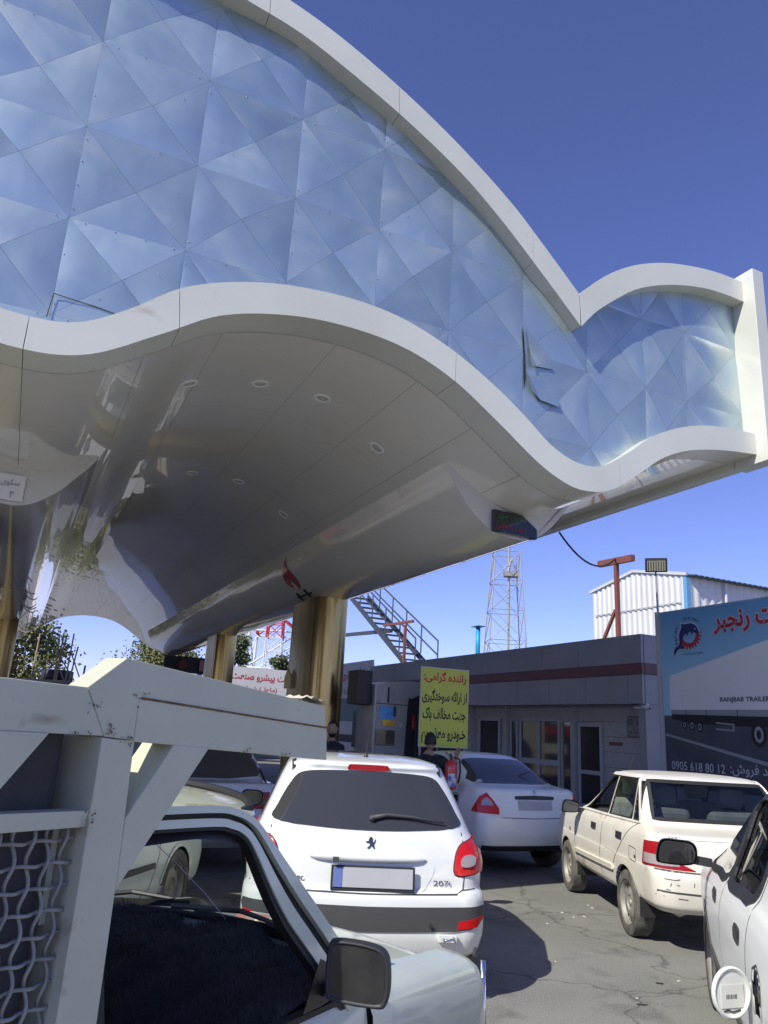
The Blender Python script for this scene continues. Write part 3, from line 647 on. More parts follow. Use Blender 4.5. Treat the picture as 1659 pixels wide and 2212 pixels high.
# ================================================================ white hatchback (rear view, centre)
hb = thing('parked_hatchback', 'white hatchback seen square from behind with dark rear window and red tail lamps', 'car', (.03, 5.42, 0), radians(5))
B7 = Body([dict(z=.24, yr=.10, yf=3.70, w=.74, br=.10), dict(z=.30, yr=.03, yf=3.80, w=.80, br=.09), dict(z=.40, yr=.0, yf=3.85, w=.825, br=.09), dict(z=.52, yr=.0, yf=3.86, w=.832, br=.09), dict(z=.62, yr=.01, yf=3.84, w=.83, br=.09),
           dict(z=.655, yr=.03, yf=3.82, w=.825, br=.09), dict(z=.675, yr=.065, yf=3.8, w=.815, br=.09), dict(z=.75, yr=.07, yf=3.7, w=.822, br=.10), dict(z=.85, yr=.085, yf=3.45, w=.82, br=.11), dict(z=.92, yr=.105, yf=3.2, w=.80, br=.12, rr=.22),
           dict(z=.97, yr=.125, yf=2.95, w=.782, br=.13, rr=.24), dict(z=1.01, yr=.15, yf=2.78, w=.76, br=.14, rr=.25), dict(z=1.10, yr=.215, yf=2.6, w=.725, br=.15, rr=.25), dict(z=1.22, yr=.315, yf=2.4, w=.675, br=.15, rr=.25), dict(z=1.32, yr=.40, yf=2.2, w=.632, br=.15, rr=.25),
           dict(z=1.375, yr=.435, yf=2.08, w=.605, br=.15, rr=.25), dict(z=1.41, yr=.425, yf=2.0, w=.58, br=.15, rr=.25), dict(z=1.435, yr=.47, yf=1.92, w=.545, br=.15, rr=.25), dict(z=1.458, yr=.62, yf=1.82, w=.47, br=.12, rr=.25), dict(z=1.475, yr=.85, yf=1.65, w=.33, br=.1, rr=.2), dict(z=1.48, yr=1.05, yf=1.5, w=.18, br=.05, rr=.1)])
for yy in (.62, 3.07): arch(B7, hb, yy, .31, .30, .80)
gl7 = rpoly([(-.64, 1.045), (-.35, 1.018), (0, 1.010), (.35, 1.018), (.64, 1.045), (.625, 1.13), (.55, 1.27), (.475, 1.345), (.3, 1.368), (0, 1.375), (-.3, 1.368), (-.475, 1.345), (-.55, 1.27), (-.625, 1.13)], 4)
sideglass = [(.75, 1.02), (2.5, .98), (2.2, 1.2), (1.95, 1.36), (1.0, 1.38), (.72, 1.2)]
B7.finish('body', m_paint, hb); arch_lips(B7, hb, (.62, 3.07), .31, .30, m_paint)
B7.patch('rear', gl7, m_tint, 'rear_window', hb, off=.006)
for v in ('left', 'right'): B7.patch(v, sideglass, m_tint, 'side_window', hb, off=.005)
B7.patch('front', [(-.6, 1.02), (.6, 1.02), (.5, 1.38), (-.5, 1.38)], m_tint, 'windscreen', hb, off=.004)
for s_ in (-1, 1):
    tl = [(s_ * a, b) for a, b in rpoly([(.595, .765), (.70, .765), (.80, .79), (.815, .86), (.80, .93), (.765, .972), (.70, .960), (.635, .935), (.60, .87)], 4)]
    t = B7.patch('rear', tl, m_red, 'tail_lamp', hb, off=.014, thick=.03, dome=.012)
    B7.patch('rear', [(s_ * a, b) for a, b in rpoly([(.635, .81), (.705, .815), (.725, .855), (.69, .875), (.638, .862)], 3)], m_clear, 'reversing_lens', t, off=.030, thick=.02)
    B7.ring('rear', tl, .008, m_seam, 'gap', t, off=.002, thick=.003)
    B7.patch('rear', [(s_ * a, b) for a, b in [(.60, .452), (.73, .462), (.785, .51), (.775, .525), (.61, .497)]], m_red, 'reflector', hb, off=.012)
    B7.line('rear', [(s_ * .655, 1.01), (s_ * .66, .90), (s_ * .655, .74), (s_ * .645, .675), (s_ * .60, .652)], .008, m_seam, 'tailgate_gap', hb)
    B7.line('rear', [(s_ * .645, .672), (s_ * .81, .683)], .008, m_seam, 'bumper_gap', hb)
B7.line('rear', [(-.60, .652), (0, .646), (.60, .652)], .009, m_seam, 'tailgate_gap', hb)
B7.patch('rear', [(-.79, .583), (0, .576), (.79, .583), (.80, .555), (.785, .51), (.70, .452), (.58, .440), (0, .432), (-.58, .440), (-.70, .452), (-.785, .51), (-.80, .555)], m_grey_pl, 'bumper_strip', hb, off=.008)
for x in (-.42, .42): MB().lathe([(.012, 0), (.012, .006)], 12, Matrix.Translation((x, .0 + .005, .475)) @ Matrix.Rotation(pi / 2, 4, 'X')).build('parking_sensor', m_black, hb)
# plate recess, handle bar, plate
B7.patch('rear', rpoly([(-.42, .83), (0, .848), (.42, .83), (.40, .70), (.30, .655), (-.30, .655), (-.40, .70)], 4), m_paint, 'plate_recess', hb, off=.003, thick=.004)
hp = MB(); rows = []
for k in range(25):
    x = -.385 + .77 * k / 24; e = sqrt(max(.0, 1 - (x / .386) ** 2)) ** .6; p, n = B7.hit('rear', x, .853); c = p + Vector((0, -.012, 0))
    rows.append([c + Vector((0, -.035 * e * cos(a), .030 * e * sin(a))) for a in [2 * pi * q / 10 for q in range(10)]])
hp.grid(rows, True).build('tailgate_handle', m_paint, hb, smooth=True)
pm = frame((.035, .045, .735), (1, -.0, 0), (0, .1, 1))
MB().box(-.275, .275, -.075, .075, 0, .012, pm).build('plate_holder', m_black, hb, bevel=.004)
pl_ = MB().box(-.26, .26, -.055, .062, .012, .018, pm).build('number_plate', m_plate, hb)
MB().box(-.26, -.20, -.055, .062, .0185, .0195, pm).build('blue_strip', mat('plate_blue', (.13, .18, .42), .5), pl_)
MB().box(-.235, -.195, .03, .06, .0, .03, frame((0, .03, .80), (1, 0, 0), (0, 0, 1))).build('reversing_camera', m_grey_pl, hb)
# rampant lion badge
lion = [(-.030, .004), (-.026, .012), (-.014, .010), (-.010, .022), (-.004, .034), (.004, .036), (.012, .034), (.016, .026), (.014, .014), (.020, .004), (.026, .010), (.032, .024), (.036, .022), (.031, .004), (.024, -.006), (.026, -.018), (.032, -.030), (.022, -.032), (.016, -.022), (.006, -.016), (-.004, -.030), (-.016, -.034), (-.022, -.028), (-.010, -.020), (-.002, -.008), (-.006, .002), (-.016, .000)]
pb, nb = B7.hit('rear', .01, .938); B7.patch('rear', [(.012 + x * 1.0, .938 + y * 1.0) for x, y in lion], mat('badge_metal', (.16, .16, .17), .25, .9), 'lion_badge', hb, off=.006, res=.02, smooth=False)
def on_body(Bd, view, a, b, right):
    p, n = Bd.hit(view, a, b); up = Vector((0, 0, 1)); r = Vector(right); u = n.cross(r) if n.cross(r).z > 0 else r.cross(n); return frame(p, r, u)
lettering('207i', mat('badge_chrome', (.30, .30, .31), .25, .9), hb, on_body(B7, 'rear', .50, .712, (1, 0.06, 0)) @ Matrix.Translation((0, 0, .004)), .115, .034, bold=.008, name='badge_lettering')
lettering('PEUGEOT', MATS['badge_chrome'], hb, on_body(B7, 'rear', -.47, .712, (1, -.06, 0)) @ Matrix.Translation((0, 0, .004)), .20, .028, bold=.02, name='badge_lettering')
# brake light, wiper, antenna, tow eye, roof bars, mirror
B7.patch('rear', rpoly([(-.14, 1.388), (0, 1.384), (.14, 1.388), (.145, 1.402), (.135, 1.412), (0, 1.414), (-.135, 1.412), (-.145, 1.402)], 3), m_redd, 'high_brake_light', hb, off=.01)
wp = MB(); p0, n0 = B7.hit('rear', .02, 1.075); pts = []
for x, z in ((.02, 1.075), (.12, 1.095), (.3, 1.085), (.52, 1.055)):
    p, n = B7.hit('rear', x, z); pts.append(p + n * .028)
wp.tube(pts, [.016, .013, .010, .006], 8); wp.tube([p0, p0 + n0 * .04], .018, 10); wp.build('rear_wiper', m_grey_pl, hb, smooth=True)
MB().lathe([(.022, 0), (.014, .02), (.006, .05)], 12, Matrix.Translation((0, .72, 1.455))).build('aerial_base', m_black, hb, smooth=True)
MB().tube([(0, .72, 1.48), (0.005, .62, 1.66)], .004, 6).build('aerial', m_black, hb)
B7.patch('top', [(-.46, 1.0), (.46, 1.0), (.43, 1.75), (-.43, 1.75)], m_tint, 'sunroof', hb, off=.004)
for s_ in (-1, 1): B7.patch('top', [(s_ * .52, .56), (s_ * .545, .56), (s_ * .55, .66), (s_ * .525, .66)], m_black, 'roof_cap', hb, off=.006)
te = MB(); te.tube([(.50, .0, .405), (.50, -.03, .405), (.53, -.045, .405), (.56, -.03, .41), (.57, .0, .415)], .008, 6); te.build('tow_eye', m_chrome, hb, smooth=True)
MB().box(.47, .59, -.008, .03, .385, .43).build('tow_cover', m_paint, hb, bevel=.004)
mirror_part(hb, m_black, -.93, 2.55, .98, -1, .22, .14); mirror_part(hb, m_black, .93, 2.55, .98, 1, .22, .14)
for yy in (.62, 3.07):
    for s_ in (-1, 1): wheel(hb, s_ * .72, yy, .295, .19, s_)
# ================================================================ dusty cream saloon on the right
pr_ = thing('parked_saloon', 'dusty cream boxy saloon with scraped rear bumper and open-looking rear window', 'car', (3.22, 6.95, 0), radians(1.5))
pr_['label'] = 'dusty cream boxy saloon with scuffed bumper beside the truck billboard'
BP = Body([dict(z=.33, yr=.06, yf=3.45, w=.71), dict(z=.38, yr=.02, yf=3.52, w=.765), dict(z=.48, yr=0, yf=3.56, w=.785), dict(z=.60, yr=.0, yf=3.56, w=.795), dict(z=.655, yr=.02, yf=3.54, w=.795), dict(z=.675, yr=.06, yf=3.5, w=.79), dict(z=.78, yr=.075, yf=3.44, w=.79),
           dict(z=.86, yr=.09, yf=3.30, w=.782), dict(z=.90, yr=.11, yf=3.1, w=.772), dict(z=.93, yr=.15, yf=2.75, w=.755), dict(z=.955, yr=.30, yf=2.55, w=.735, rr=.12), dict(z=.975, yr=.40, yf=2.46, w=.72, rr=.10), dict(z=1.02, yr=.46, yf=2.38, w=.702, rr=.10),
           dict(z=1.12, yr=.54, yf=2.22, w=.672, rr=.10), dict(z=1.24, yr=.64, yf=2.05, w=.635, rr=.10), dict(z=1.33, yr=.72, yf=1.90, w=.605, rr=.10), dict(z=1.37, yr=.77, yf=1.82, w=.588, rr=.12), dict(z=1.395, yr=.86, yf=1.74, w=.55, rr=.12), dict(z=1.41, yr=1.0, yf=1.62, w=.44, rr=.12), dict(z=1.418, yr=1.15, yf=1.5, w=.25, rr=.1)])
for yy in (.80, 2.80): arch(BP, pr_, yy, .315, .29, .76)
rw_ = [(-.60, 1.035), (.60, 1.035), (.535, 1.335), (-.535, 1.335)]
BP.cut('rear', rw_)
fw_ = [(1.46, .985), (2.28, .965), (1.80, 1.33), (1.43, 1.345)]; bw_ = [(.80, 1.0), (1.40, .985), (1.37, 1.345), (.90, 1.345)]; qw_ = [(.60, 1.0), (.745, 1.0), (.845, 1.335), (.79, 1.335)]
for v in ('left', 'right'):
    for p in (fw_, bw_, qw_): BP.cut(v, p)
BP.cut('front', [(-.60, 1.0), (.60, 1.0), (.52, 1.33), (-.52, 1.33)])
BP.finish('body', m_cream, pr_); arch_lips(BP, pr_, (.80, 2.80), .315, .29, m_cream)
BP.patch('rear', rw_, m_glass, 'rear_window', pr_, off=.003, thick=.006); BP.ring('rear', rw_, .022, m_rub, 'window_seal', pr_, off=.007)
for v in ('left', 'right'):
    for p in (fw_, bw_, qw_):
        if not (v == 'left' and p is fw_): BP.patch(v, p, m_glass, 'side_window', pr_, off=.0, thick=.005)
        BP.ring(v, p, .012, m_rub, 'window_seal', pr_, off=.005)
    BP.ring(v, [(2.30, .955), (1.81, 1.355), (.86, 1.36), (.575, .985)], .014, m_cream, 'drip_rail', pr_, off=.016)
BP.patch('front', [(-.60, 1.0), (.60, 1.0), (.52, 1.33), (-.52, 1.33)], m_glass, 'windscreen', pr_, off=.002, thick=.005); BP.ring('front', [(-.60, 1.0), (.60, 1.0), (.52, 1.33), (-.52, 1.33)], .02, m_rub, 'window_seal', pr_)
add_seats(pr_, [(.95, (-.33, .33), 1.10), (1.75, (-.34, .34), 1.12)], mat('pale_seat_cover', (.46, .49, .47), .9, col2=(.36, .39, .38), nscale=10))
MB().box(-.62, .62, .42, .9, .90, .955).build('parcel_shelf', m_seatd, pr_)
MB().box(-.6, .6, 2.1, 2.5, .75, .97).build('dashboard', m_seatd, pr_, bevel=.04)
for s_ in (-1, 1):
    vw = 'left' if s_ < 0 else 'right'; cv = 'rl' if s_ < 0 else 'rr'
    lt = [(s_ * .83, .676), (s_ * .38, .662), (s_ * .47, .705), (s_ * .53, .79), (s_ * .585, .874), (s_ * .80, .868)]
    t = BP.patch(cv, lt, m_redd, 'tail_lamp', pr_, off=.010, thick=.03)
    BP.patch(cv, [(s_ * .80, .695), (s_ * .50, .690), (s_ * .53, .768), (s_ * .79, .775)], m_clear, 'lens', t, off=.016, thick=.012)
    for a in ([(1.43, .975), (1.47, .80), (1.52, .60), (1.50, .36)], [(.60, .98), (.72, .90), (.98, .70), (1.12, .55)], [(2.42, .88), (2.44, .55), (2.38, .38)]): BP.line(vw, a, .008, m_seam, 'door_gap', pr_)
    BP.patch(vw, [(1.12, .50), (2.42, .485), (2.42, .525), (1.12, .545)], m_cream, 'rub_strip', pr_, off=.022, thick=.03); BP.line(vw, [(1.12, .495), (2.42, .48)], .012, m_seam, 'strip_shadow_gap', pr_, off=.006)
    for y in (1.72, .95):
        BP.patch(vw, [(y - .07, .80), (y + .07, .80), (y + .07, .86), (y - .07, .86)], m_black, 'door_handle', pr_, off=.012, thick=.02)
    BP.line('rear', [(s_ * .665, .875), (s_ * .66, .94)], .009, m_seam, 'boot_gap', pr_)
    mirror_part(pr_, m_black, s_ * .90, 2.18, .97, s_, .19, .13)
BP.line('left', [(.52, .655), (.68, .665), (.68, .775), (.52, .765), (.52, .655)], .007, m_seam, 'fuel_flap_gap', pr_)
MB().lathe([(.014, 0), (.012, .006)], 10, frame(BP.hit('left', .545, .70)[0], (0, -1, 0), (0, 0, 1))).build('fuel_lock', m_black, pr_)
BP.line('left', [(2.62, .70), (2.66, .70)], .04, mat('amber_lens', (.5, .16, .02), .3), 'side_repeater', pr_, off=.01)
BP.line('rear', [(-.66, .905), (.66, .905)], .012, m_cream, 'boot_crease', pr_, off=.006)
BP.line('rear', [(-.79, .664), (-.45, .652), (.45, .652), (.79, .664)], .010, m_seam, 'bumper_gap', pr_, off=.002)
BP.line('rear', [(-.785, .505), (-.4, .49), (.4, .49), (.785, .505)], .014, m_grey_pl, 'bumper_groove', pr_, off=.003)
m_scr = mat('scratch', (.10, .085, .07), .9)
for a in ([(-.70, .60), (-.62, .595), (-.58, .602)], [(-.66, .545), (-.65, .57)], [(-.47, .55), (-.465, .58)], [(-.69, .52), (-.66, .515)], [(-.6, .455), (-.52, .45)], [(-.75, .47), (-.70, .465)], [(-.61, .56), (-.585, .555)]): BP.line('rear', a, .007, m_scr, 'scratch', pr_, off=.002)
lettering('SAIPA', m_ink, pr_, on_body(BP, 'rear', -.565, .905, (1, 0, 0)) @ Matrix.Translation((0, 0, .006)), .11, .03, name='badge_lettering')
MB().box(-.40, -.05, -.012, .0, .60, .655, None).build('number_plate', mat('yellowed_plate', (.62, .60, .54), .5), pr_)
MB().tube([(-.40, 1.7, 1.39), (-.36, 1.6, 1.60)], .004, 5).build('aerial', m_black, pr_)
for yy in (.80, 2.80):
    for s_ in (-1, 1): wheel(pr_, s_ * .695, yy, .275, .17, s_)
MB().box(-.77, -.64, .46, .475, .22, .38).build('mud_flap', m_rub, pr_)

# ================================================================ white saloon under the canopy
sa = thing('parked_saloon', 'clean white rounded saloon in the canopy shade beside the yellow notice', 'car', (2.17, 10.45, 0), radians(25))
BS = Body([dict(z=.30, yr=.10, yf=3.95, w=.72), dict(z=.36, yr=.03, yf=4.05, w=.79), dict(z=.5, yr=0, yf=4.1, w=.815), dict(z=.68, yr=.01, yf=4.08, w=.82), dict(z=.82, yr=.04, yf=3.95, w=.815), dict(z=.93, yr=.06, yf=3.6, w=.80), dict(z=1.0, yr=.07, yf=3.15, w=.78, rr=.22), dict(z=1.035, yr=.12, yf=2.95, w=.765, rr=.24),
           dict(z=1.055, yr=.35, yf=2.88, w=.74, rr=.24), dict(z=1.075, yr=.50, yf=2.82, w=.72, rr=.2), dict(z=1.15, yr=.64, yf=2.65, w=.69, rr=.2), dict(z=1.26, yr=.84, yf=2.42, w=.64, rr=.2), dict(z=1.36, yr=1.06, yf=2.2, w=.59, rr=.2), dict(z=1.41, yr=1.25, yf=2.05, w=.54, rr=.2), dict(z=1.43, yr=1.42, yf=1.9, w=.42, rr=.2), dict(z=1.44, yr=1.6, yf=1.75, w=.2, rr=.1)])
for yy in (.78, 3.2): arch(BS, sa, yy, .33, .30, .80)
BS.finish('body', m_paint_sh, sa); arch_lips(BS, sa, (.78, 3.2), .33, .30, m_paint_sh)
BS.patch('rear', rpoly([(-.62, 1.085), (0, 1.075), (.62, 1.085), (.57, 1.2), (.48, 1.345), (0, 1.365), (-.48, 1.345), (-.57, 1.2)], 3), m_tint, 'rear_window', sa, off=.006)
for s_ in (-1, 1):
    v = 'left' if s_ < 0 else 'right'; cv = 'rl' if s_ < 0 else 'rr'
    lt = [(s_ * a, b) for a, b in [(.82, .755), (.47, .735), (.475, .80), (.55, .90), (.63, .985), (.72, .93)]]
    t = BS.patch(cv, lt, m_red, 'tail_lamp', sa, off=.012, thick=.03)
    BS.patch(cv, [(s_ * .55, .835), (s_ * .69, .835), (s_ * .685, .89), (s_ * .63, .93), (s_ * .57, .885)], m_clear, 'lens', t, off=.018, thick=.012)
    BS.patch(v, rpoly([(.98, 1.12), (1.9, 1.07), (2.75, 1.06), (2.35, 1.25), (2.1, 1.36), (1.5, 1.375), (1.15, 1.28)], 3), m_tint, 'side_window', sa, off=.005)
    BS.line(v, [(1.9, 1.06), (1.92, .7), (1.88, .4)], .008, m_seam, 'door_gap', sa); BS.line(v, [(.98, 1.08), (1.1, .8), (1.15, .5)], .008, m_seam, 'door_gap', sa)
    BS.line(v, [(1.93, 1.06), (1.90, 1.37)], .05, m_paint_sh, 'pillar', sa, off=.008)
BS.line('left', [(.62, .80), (.76, .80), (.76, .93), (.62, .93), (.62, .80)], .008, m_seam, 'fuel_flap_gap', sa)
BS.patch('left', [(.64, .82), (.74, .82), (.74, .91), (.64, .91)], m_rub, 'fuel_filler', sa, off=.004)
BS.patch('left', [(.70, .80), (.80, .80), (.80, .92), (.70, .92)], m_grey_pl, 'fuel_flap', sa, off=.05, thick=.01)
BS.patch('rear', [(-.30, .915), (.30, .915), (.30, .955), (0, .965), (-.30, .955)], m_black, 'boot_strip', sa, off=.012)
BS.patch('rear', [(-.26, .79), (.26, .79), (.26, .90), (-.26, .90)], m_plate, 'number_plate', sa, off=.012)
BS.patch('rear', circ(0, 1.0, .022, 12), m_chrome, 'round_badge', sa, off=.01, res=.03); BS.patch('rear', circ(.45, .775, .014, 10), m_chrome, 'round_badge', sa, off=.008, res=.03)
BS.line('rear', [(-.52, .70), (0, .69), (.52, .70)], .008, m_seam, 'boot_gap', sa)
MB().tube([(-.60, .52, 1.08), (-.57, .5, 1.105), (-.53, .52, 1.10), (-.55, .56, 1.10)], .022, 8).build('cloth', mat('rag', (.55, .54, .52), .95), sa, smooth=True)
BS.patch('rear', [(-.7, .31), (.7, .31), (.74, .37), (-.74, .37)], m_black, 'bumper_lip', sa, off=.01)
for yy in (.78, 3.2):
    for s_ in (-1, 1): wheel(sa, s_ * .71, yy, .29, .18, s_)
# ================================================================ white saloon at the right edge with its fuel flap open
lg = thing('parked_saloon', 'white saloon at the right edge with its round fuel flap hanging open', 'car', (2.11, 2.34, 0), radians(-18))
BL = Body([dict(z=.28, yr=.12, yf=4.1, w=.75), dict(z=.34, yr=.04, yf=4.2, w=.81), dict(z=.46, yr=0, yf=4.25, w=.832), dict(z=.62, yr=0, yf=4.24, w=.845), dict(z=.76, yr=.03, yf=4.15, w=.845), dict(z=.85, yr=.05, yf=3.95, w=.835), dict(z=.92, yr=.07, yf=3.6, w=.815), dict(z=.97, yr=.12, yf=3.35, w=.79),
           dict(z=1.0, yr=.35, yf=3.25, w=.765), dict(z=1.03, yr=.55, yf=3.18, w=.75, rr=.2), dict(z=1.1, yr=.66, yf=3.02, w=.725, rr=.2), dict(z=1.22, yr=.82, yf=2.78, w=.68, rr=.2), dict(z=1.34, yr=1.0, yf=2.52, w=.635, rr=.2), dict(z=1.42, yr=1.14, yf=2.35, w=.595, rr=.2), dict(z=1.465, yr=1.28, yf=2.2, w=.54, rr=.2), dict(z=1.485, yr=1.45, yf=2.05, w=.42, rr=.2), dict(z=1.495, yr=1.65, yf=1.85, w=.2, rr=.1)], seg=(22, 12, 90, 12, 18))
for yy in (.80, 3.42): arch(BL, lg, yy, .34, .31, .82)
fwl = rpoly([(2.24, .985), (2.6, .965), (3.05, .955), (2.75, 1.17), (2.45, 1.37), (2.30, 1.415), (2.20, 1.40), (2.20, 1.2)], 3)
rwl = rpoly([(1.36, 1.02), (1.6, 1.0), (2.10, .99), (2.09, 1.2), (2.08, 1.40), (1.7, 1.425), (1.45, 1.38), (1.30, 1.2)], 3)
BL.cut('left', rwl); BL.cut('left', circ(.90, .73, .088, 20)); m_lw = mat('flat_white_paint', (.84, .85, .82), .45, coat=.25, crough=.1); BL.finish('body', m_lw, lg); arch_lips(BL, lg, (.80, 3.42), .34, .31, m_lw)
for v in ('left', 'right'):
    if v == 'right': BL.patch(v, rwl, m_tint, 'rear_side_window', lg, off=.004)
    BL.patch(v, fwl, m_tint, 'front_side_window', lg, off=.004)
    BL.ring(v, rwl, .035, m_black, 'window_trim', lg, off=.009); BL.ring(v, fwl, .03, m_black, 'window_trim', lg, off=.009)
    for a in ([(2.17, 1.42), (2.17, 1.0), (2.22, .85), (2.25, .6), (2.2, .36)], [(1.22, 1.30), (1.24, 1.1), (1.28, .98), (1.22, .86), (1.16, .7), (1.2, .5)], [(3.12, .95), (3.15, .7), (3.12, .4)]): BL.line(v, a, .008, m_seam, 'door_gap', lg)
    for y in (2.55, 1.50):
        h = BL.patch(v, rpoly([(y - .10, .80), (y, .79), (y + .10, .80), (y + .10, .855), (y, .865), (y - .10, .855)], 3), m_grey_pl, 'door_handle', lg, off=.003, thick=.004); BL.line(v, [(y - .09, .835), (y + .09, .835)], .022, m_grey_pl, 'grip', h, off=.007)
    BL.patch(v, [(1.25, .40), (3.08, .40), (3.08, .45), (1.25, .45)], m_grey_pl, 'rub_strip', lg, off=.014)
BL.patch('left', rwl, glass_mat('side_glass', (.30, .33, .34)), 'rear_side_window', lg, off=-.01, thick=.004)
BL.patch('rear', [(-.6, 1.06), (.6, 1.06), (.5, 1.40), (-.5, 1.40)], m_tint, 'rear_window', lg)
BL.patch('front', [(-.6, 1.05), (.6, 1.05), (.5, 1.40), (-.5, 1.40)], m_tint, 'windscreen', lg)
BL.line('left', [(.78, .735), (.80, .80), (.90, .835), (1.0, .80), (1.02, .735), (1.0, .66), (.9, .63), (.80, .66), (.78, .735)], .008, m_seam, 'filler_edge', lg, off=.003)
MB().lathe([(.095, 0), (.09, .05), (.04, .055), (.04, .03), (.003, .03)], 24, frame((-.80, .90, .73), (0, 1, 0), (0, 0, 1)) @ Matrix.Translation((0, 0, -.0))).build('filler_cup', m_grey_pl, lg)
MB().lathe([(.035, 0), (.032, .03), (.003, .032)], 16, frame((-.80, .90, .73), (0, -1, 0), (0, 0, 1))).build('filler_cap', m_black, lg)
fl_ = bpy.data.objects.new('fuel_flap', None); C.objects.link(fl_); fl_.parent = lg
FM = frame((-.925, .985, .705), (.80, .60, 0), (0, 0, 1))
MB().lathe([(.092, -.006), (.097, 0), (.097, .010), (.090, .014), (.082, .010), (.078, .005), (.003, .006)], 36, FM).build('flap_disc', m_paint, fl_, smooth=False)
MB().box(.03, .13, -.03, .03, -.012, .004, FM).build('hinge_arm', m_paint, fl_, bevel=.01)
MB().box(-.055, .06, -.055, .03, .0075, .009, FM).build('sticker', mat('label_paper', (.72, .72, .68), .7), fl_)
for k in range(14): MB().box(-.03 + k * .004, -.03 + k * .004 + random.choice((.0012, .0024)), -.022, -.006, .0092, .0096, FM).build('barcode', m_ink, fl_)
MB().tube([FM @ Vector((-.05, -.068, .008)), FM @ Vector((-.02, -.062, .008)), FM @ Vector((0, -.070, .008)), FM @ Vector((.04, -.064, .008))], .003, 5).build('pen_mark', m_ink, fl_)
mirror_part(lg, m_black, -1.02, 2.92, 1.0, -1, .25, .15); mirror_part(lg, m_black, 1.02, 2.92, 1.0, 1, .25, .15)
add_seats(lg, [(1.0, (-.33, .33), 1.08), (2.0, (-.34, .34), 1.12)], m_seatd)
for s_ in (-1, 1):
    t = BL.patch('rear', [(s_ * .82, .65), (s_ * .60, .65), (s_ * .60, .95), (s_ * .74, .95)], m_red, 'tail_lamp', lg, off=.01)
    for yy in (.80, 3.42): wheel(lg, s_ * .735, yy, .30, .185, s_)

# ================================================================ pale saloon far left behind the hatchback
pg = thing('parked_saloon', 'pale grey saloon partly hidden between the hatchback and the pickup roof', 'car', (-1.75, 9.25, 0), radians(22))
BG = Body([dict(z=.30, yr=.08, yf=4.1, w=.74), dict(z=.40, yr=.0, yf=4.2, w=.82), dict(z=.62, yr=.0, yf=4.2, w=.84), dict(z=.80, yr=.04, yf=4.1, w=.835), dict(z=.93, yr=.06, yf=3.5, w=.81), dict(z=.985, yr=.10, yf=3.2, w=.785), dict(z=1.0, yr=.30, yf=3.1, w=.76), dict(z=1.02, yr=.42, yf=3.05, w=.745, rr=.12),
           dict(z=1.12, yr=.52, yf=2.85, w=.71, rr=.12), dict(z=1.25, yr=.68, yf=2.6, w=.66, rr=.12), dict(z=1.36, yr=.84, yf=2.4, w=.615, rr=.12), dict(z=1.405, yr=.98, yf=2.25, w=.57, rr=.12), dict(z=1.42, yr=1.2, yf=2.1, w=.42, rr=.1), dict(z=1.43, yr=1.5, yf=1.8, w=.2, rr=.1)])
for yy in (.85, 3.4): arch(BG, pg, yy, .33, .30, .80)
BG.finish('body', mat('pale_grey_paint', (.60, .61, .62), .3, coat=1, crough=.05), pg)
BG.patch('rear', rpoly([(-.62, 1.05), (.62, 1.05), (.54, 1.34), (0, 1.36), (-.54, 1.34)], 3), m_tint, 'rear_window', pg, off=.006)
for v in ('left', 'right'):
    BG.patch(v, [(.95, 1.06), (1.95, 1.04), (1.93, 1.36), (1.15, 1.36)], m_tint, 'rear_side_window', pg, off=.006); BG.patch(v, [(2.02, 1.04), (2.95, 1.02), (2.45, 1.34), (2.0, 1.36)], m_tint, 'front_side_window', pg, off=.006)
for s_ in (-1, 1): BG.patch('rear', [(s_ * .80, .72), (s_ * .42, .72), (s_ * .42, .90), (s_ * .78, .90)], m_redd, 'tail_lamp', pg, off=.01)
BG.line('rear', [(-.44, .60), (-.44, .98)], .01, m_seam, 'boot_gap', pg); BG.patch('rear', [(-.36, .905), (-.06, .905), (-.06, .955), (-.36, .955)], m_paint_sh, 'badge_strip', pg, off=.006)
lettering('PEUGEOT', m_ink, pg, on_body(BG, 'rear', -.21, .93, (1, 0, 0)) @ Matrix.Translation((0, 0, .008)), .25, .034, bold=.03, name='badge_lettering')
for yy in (.85, 3.4):
    for s_ in (-1, 1): wheel(pg, s_ * .73, yy, .295, .18, s_)

# ================================================================ white hatchback seen through the pickup's cab
wc = thing('parked_hatchback', 'white car with a dark door strip glimpsed through the pickup windows', 'car', (-2.95, 4.35, 0), radians(-10))
BW = Body([dict(z=.22, yr=.10, yf=3.75, w=.76), dict(z=.30, yr=.0, yf=3.85, w=.825), dict(z=.5, yr=0, yf=3.88, w=.845), dict(z=.70, yr=.03, yf=3.8, w=.845), dict(z=.84, yr=.05, yf=3.55, w=.83), dict(z=.92, yr=.07, yf=3.2, w=.80), dict(z=.98, yr=.10, yf=2.85, w=.77), dict(z=1.02, yr=.14, yf=2.72, w=.75), dict(z=1.12, yr=.22, yf=2.55, w=.71), dict(z=1.25, yr=.34, yf=2.3, w=.66),
           dict(z=1.37, yr=.46, yf=2.05, w=.61), dict(z=1.42, yr=.55, yf=1.9, w=.55), dict(z=1.44, yr=.8, yf=1.7, w=.4), dict(z=1.45, yr=1.1, yf=1.4, w=.2)])
for yy in (.62, 3.05): arch(BW, wc, yy, .32, .30, .82)
BW.finish('body', mat('minty_white_paint', (.74, .78, .75), .3, coat=1, crough=.05), wc); arch_lips(BW, wc, (.62, 3.05), .32, .30, MATS['minty_white_paint'])
